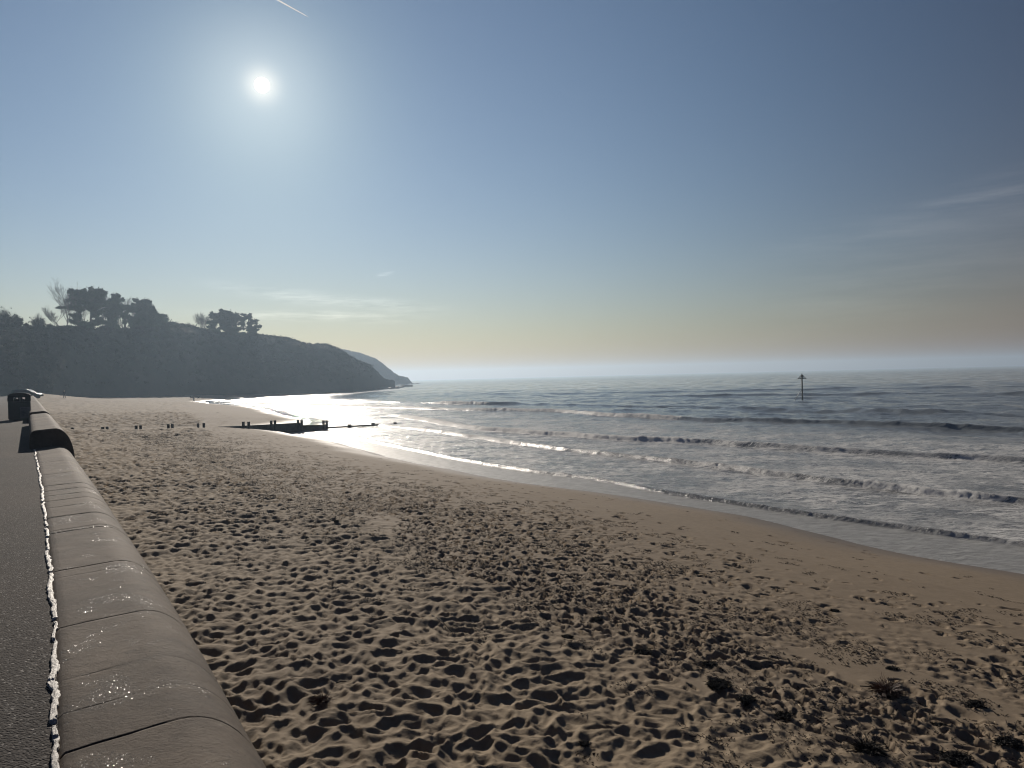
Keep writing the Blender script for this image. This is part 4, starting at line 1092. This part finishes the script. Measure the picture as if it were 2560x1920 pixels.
# ------------------------------------------------------------------ people and dogs
def skin_obj(name, verts, edges, radii, mat, parent, root=0, sub=2):
    me = bpy.data.meshes.new(name); me.from_pydata(verts, edges, []); o = bpy.data.objects.new(name, me); COL.objects.link(o)
    o.parent = parent; me.materials.append(mat)
    sk = o.modifiers.new('skin', 'SKIN'); sk.use_smooth_shade = True
    for v, r in zip(me.skin_vertices[0].data, radii): v.radius = (r if isinstance(r, tuple) else (r, r))
    me.skin_vertices[0].data[root].use_root = True
    sb = o.modifiers.new('sub', 'SUBSURF'); sb.levels = sub; sb.render_levels = sub
    return o
m_skin = simple('skin', (0.35, 0.22, 0.16), 0.6, 0.05)
def person(x, y, Hm, label, rz, top_c, leg_c, stride=0.28, bag=False):
    p = ground(x, y, 1.9)
    for _ in range(8): p = ground(x, y, sand_z(p.x, p.y))
    r = empty('person', (p.x, p.y, sand_z(p.x, p.y)-0.02), rz); tag(r, label, 'person', 'people walking on the beach')
    k = Hm/1.75; S_ = lambda v: tuple(c*k for c in v)
    V = [(0, 0, .93), (0, 0, 1.12), (0, .0, 1.38), (0, .01, 1.50), (0, .02, 1.58), (0, .03, 1.68),            # 0-5
         (.10, 0, .88), (.11, stride*.35+.03, .48), (.11, stride, .08), (.11, stride+.14, .03),                # right leg 6-9
         (-.10, 0, .88), (-.11, -stride*.2, .48), (-.11, -stride, .10), (-.11, -stride+.12, .03),              # left leg 10-13
         (.19, 0, 1.42), (.25, -.10, 1.15), (.25, -.02, .90), (.25, .02, .80),                                 # right arm 14-17
         (-.19, 0, 1.42), (-.25, .10, 1.15), (-.24, .22, .94), (-.24, .26, .85)]                                # left arm 18-21
    E = [(0, 1), (1, 2), (2, 3), (3, 4), (4, 5), (0, 6), (6, 7), (7, 8), (8, 9), (0, 10), (10, 11), (11, 12), (12, 13),
         (2, 14), (14, 15), (15, 16), (16, 17), (2, 18), (18, 19), (19, 20), (20, 21)]
    Rr = [.13, .12, .14, .06, .075, .09, .085, .058, .042, .035, .085, .058, .042, .035, .055, .042, .034, .03, .055, .042, .034, .03]
    skin_obj('body', [S_(v) for v in V], E, [q*k for q in Rr], m_skin, r)
    mt = simple('jacket_cloth', top_c, 0.85, 0.2); ml = simple('trouser_cloth', leg_c, 0.85, 0.2)
    J = [V[i] for i in (0, 1, 2, 14, 15, 16, 18, 19, 20)]; J[0] = (0, 0, .86)
    skin_obj('jacket', [S_(v) for v in J], [(0, 1), (1, 2), (2, 3), (3, 4), (4, 5), (2, 6), (6, 7), (7, 8)], [(.19*k, .15*k), (.18*k, .14*k), (.18*k, .14*k), .075*k, .062*k, .05*k, .075*k, .062*k, .05*k], mt, r)
    T = [(0, 0, .92), V[6], V[7], V[8], V[10], V[11], V[12]]
    skin_obj('trousers', [S_(v) for v in T], [(0, 1), (1, 2), (2, 3), (0, 4), (4, 5), (5, 6)], [.16*k, .10*k, .078*k, .065*k, .10*k, .078*k, .065*k], ml, r)
    skin_obj('hair', [S_((0, .0, 1.70)), S_((0, .045, 1.735))], [(0, 1)], [.095*k, .085*k], simple('hair', (0.02, 0.015, 0.01), 0.7), r)
    if bag:
        b = MB(); b.box((0.0, -0.22*k, 1.22*k), (0.30*k, 0.18*k, 0.44*k)); b.build('backpack', simple('bag_cloth', (0.02, 0.02, 0.03), 0.8), r, bevel=0.05)
    return r
person(161.5, 1006.5, 1.80, 'person in dark clothes walking on the churned sand near the sea wall', R(20), (0.015, 0.018, 0.03), (0.02, 0.022, 0.03), 0.24, True)
person(484.5, 1001.5, 1.72, 'person in dark clothes on the far sand between two dogs', R(-60), (0.02, 0.025, 0.035), (0.015, 0.015, 0.02), 0.25)
def dog(x, y, L_, label, rz):
    p = ground(x, y, 1.6)
    for _ in range(8): p = ground(x, y, sand_z(p.x, p.y))
    r = empty('dog', (p.x, p.y, sand_z(p.x, p.y)-0.02), rz); tag(r, label, 'dog', 'dogs on the far sand')
    k = L_; V = [(-.36, 0, .52), (-.05, 0, .50), (.28, 0, .52), (.42, 0, .66), (.54, 0, .76), (.68, 0, .71),
                 (.26, .09, .36), (.30, .09, .17), (.27, .09, .02), (.26, -.09, .36), (.22, -.09, .17), (.24, -.09, .02),
                 (-.34, .09, .38), (-.24, .09, .28), (-.42, .09, .18), (-.38, .09, .02), (-.34, -.09, .38), (-.28, -.09, .28), (-.46, -.09, .18), (-.44, -.09, .02),
                 (-.50, 0, .58), (-.66, 0, .72), (.50, .05, .84), (.50, -.05, .84)]
    E = [(0, 1), (1, 2), (2, 3), (3, 4), (4, 5), (2, 6), (6, 7), (7, 8), (2, 9), (9, 10), (10, 11), (0, 12), (12, 13), (13, 14), (14, 15), (0, 16), (16, 17), (17, 18), (18, 19), (0, 20), (20, 21), (4, 22), (4, 23)]
    Rr = [.11, .115, .14, .09, .085, .04, .055, .03, .028, .055, .03, .028, .065, .05, .028, .028, .065, .05, .028, .028, .03, .015, .025, .025]
    skin_obj('body', [tuple(c*k for c in v) for v in V], E, [q*k for q in Rr], simple('dark_fur', (0.02, 0.017, 0.014), 0.9, 0.3), r, 1)
dog(479, 1000, 0.95, 'dark dog standing left of the distant person', R(160))
dog(496, 1000, 0.95, 'dark dog standing right of the distant person', R(80))

# ------------------------------------------------------------------ car at the end of the promenade
def car():
    m_paint = simple('green_car_paint', (0.030, 0.065, 0.060), 0.25, 0.05, 1); m_gl = simple('car_glass', (0.03, 0.04, 0.045), 0.04, 0.02, 1)
    m_tyre = simple('tyre_rubber', (0.012, 0.012, 0.012), 0.9); m_rim = simple('wheel_alloy', (0.45, 0.46, 0.47), 0.3, 0.1, 2, metal=0.8)
    p = ground(66, 997, PROM_Z)
    r = empty('parked_car', (p.x, p.y, PROM_Z), R(8)); tag(r, 'small green car parked at the far end of the promenade behind the litter bin', 'car')
    prof = [(-2.0, .32), (-2.05, .62), (-1.98, .86), (-1.80, .92), (1.05, .93), (1.75, .80), (2.02, .66), (2.05, .34)]
    cab = [(-1.85, .92), (-1.55, 1.38), (-1.15, 1.47), (0.10, 1.46), (0.45, 1.38), (1.10, .93)]
    def ext(pts, w0, w1, z0, z1):
        b = MB(); n = len(pts)
        for sg in (-1, 1):
            for x_, z_ in pts:
                f = (z_-z0)/(z1-z0); b.v.append((x_, sg*(w0+(w1-w0)*f), z_))
        b.f = [tuple(range(n))[::-1], tuple(range(n, 2*n))]+[(i, (i+1) % n, n+(i+1) % n, n+i) for i in range(n)]
        return b
    ext(prof, .84, .82, .3, .93).build('body', m_paint, r, bevel=0.06)
    ext(cab, .76, .58, .92, 1.47).build('cabin', m_paint, r, bevel=0.05)
    for sg in (-1, 1):
        for quad in ([(-1.50, .97), (-1.36, 1.34), (-.68, 1.38), (-.68, .97)], [(-.60, .97), (-.60, 1.38), (.20, 1.36), (.80, .97)]):
            b = MB()
            for off in (0.0, 0.02):
                for x_, z_ in quad:
                    f = (z_-.92)/.55; b.v.append((x_, sg*(.76-.18*f+off+0.004), z_))
            b.f = [(0, 1, 2, 3), (7, 6, 5, 4)]+[(i, (i+1) % 4, 4+(i+1) % 4, 4+i) for i in range(4)]
            b.build('side_window', m_gl, r)
    for (xa, za_, xb, zb2, nm) in ((1.075, .97, .50, 1.36, 'windscreen'), (-1.83, .97, -1.58, 1.35, 'rear_window')):
        b = MB(); sg = 1 if xa > 0 else -1
        for o_ in (0.003, 0.02):
            b.v += [(xa+o_*sg, -.66, za_+o_), (xa+o_*sg, .66, za_+o_), (xb+o_*sg, .54, zb2+o_), (xb+o_*sg, -.54, zb2+o_)]
        b.f = [(0, 1, 2, 3), (7, 6, 5, 4)]+[(i, (i+1) % 4, 4+(i+1) % 4, 4+i) for i in range(4)]; b.build(nm, m_gl, r)
    for wx in (-1.3, 1.3):
        for sg in (-1, 1):
            b = MB(); b.tube([(wx, sg*.66, .31), (wx, sg*.87, .31)], [.31, .31], 18); w_ = b.build('wheel', m_tyre, r)
            b = MB(); b.tube([(wx, sg*.86, .31), (wx, sg*.885, .31)], [.19, .17], 12); b.build('rim', m_rim, w_)
    for sg in (-1, 1):
        b = MB(); b.box((2.02, sg*.62, .66), (.08, .28, .14)); b.build('headlight', m_rim, r, bevel=0.02)
        b = MB(); b.box((-2.02, sg*.70, .74), (.06, .16, .2)); b.build('tail_light', simple('red_lens', (0.2, 0.01, 0.01), 0.3), r, bevel=0.02)
    for z_, x_ in ((.44, 2.06), (.44, -2.06)):
        b = MB(); b.box((x_, 0, z_), (.08, 1.5, .16)); b.build('bumper', m_tyre, r, bevel=0.03)
car()

# ------------------------------------------------------------------ vapour trail, far above the haze
def contrail():
    A_ = at(640, -30, 1); B_ = at(770, 42, 1)
    k = 3000.0
    pa = CAM+(A_-CAM)*k*1.02; pb_ = CAM+(B_-CAM)*k
    M = Mat('vapour'); tr = M.n('ShaderNodeBsdfTranslucent'); tr.inputs[0].default_value = (1, 1, 1, 1)
    tp = M.n('ShaderNodeBsdfTransparent'); mx = M.n('ShaderNodeMixShader'); 
    M.l(M.mr(M.noise(0.02, 3), 0.3, 0.6, 0.35, 0.8), mx.inputs[0]); M.l(tp.outputs[0], mx.inputs[1]); M.l(tr.outputs[0], mx.inputs[2]); M.l(mx.outputs[0], M.out.inputs[0])
    b = MB(); pts = []; rad = []
    for i in range(24):
        f = i/23; pts.append(pa.lerp(pb_, f)-pa); rad.append(3.6*(1-f)**0.5+0.5)
    b.tube(pts, rad, 10); o = b.build('vapour_trail', M.m, None, True, loc=pa)
    tag(o, 'thin white vapour trail slanting across the sky above the sun', 'vapour trail')
contrail()

# ------------------------------------------------------------------ haze
b = MB(); zlo, zhi = -4.0, 48.0
b.box((0, 1200, (zlo+zhi)/2), (7600, 5200, zhi-zlo))
M = Mat('haze'); M.t.nodes.remove(M.t.nodes[0]) if False else None
pv = M.n('ShaderNodeVolumePrincipled'); pv.inputs['Color'].default_value = (0.60, 0.785, 0.99, 1); pv.inputs['Density'].default_value = 0.00042; pv.inputs['Anisotropy'].default_value = 0.45
M.l(pv.outputs[0], M.out.inputs['Volume'])
hz_ = b.build('haze', M.m); tag(hz_, 'thin sea haze filling the air over beach and sea', 'haze', kind='stuff')
SC.cycles.volume_bounces = 0
SC.cycles.max_bounces = 6
SC.cycles.use_denoising = True
SC.cycles.filter_width = 1.1
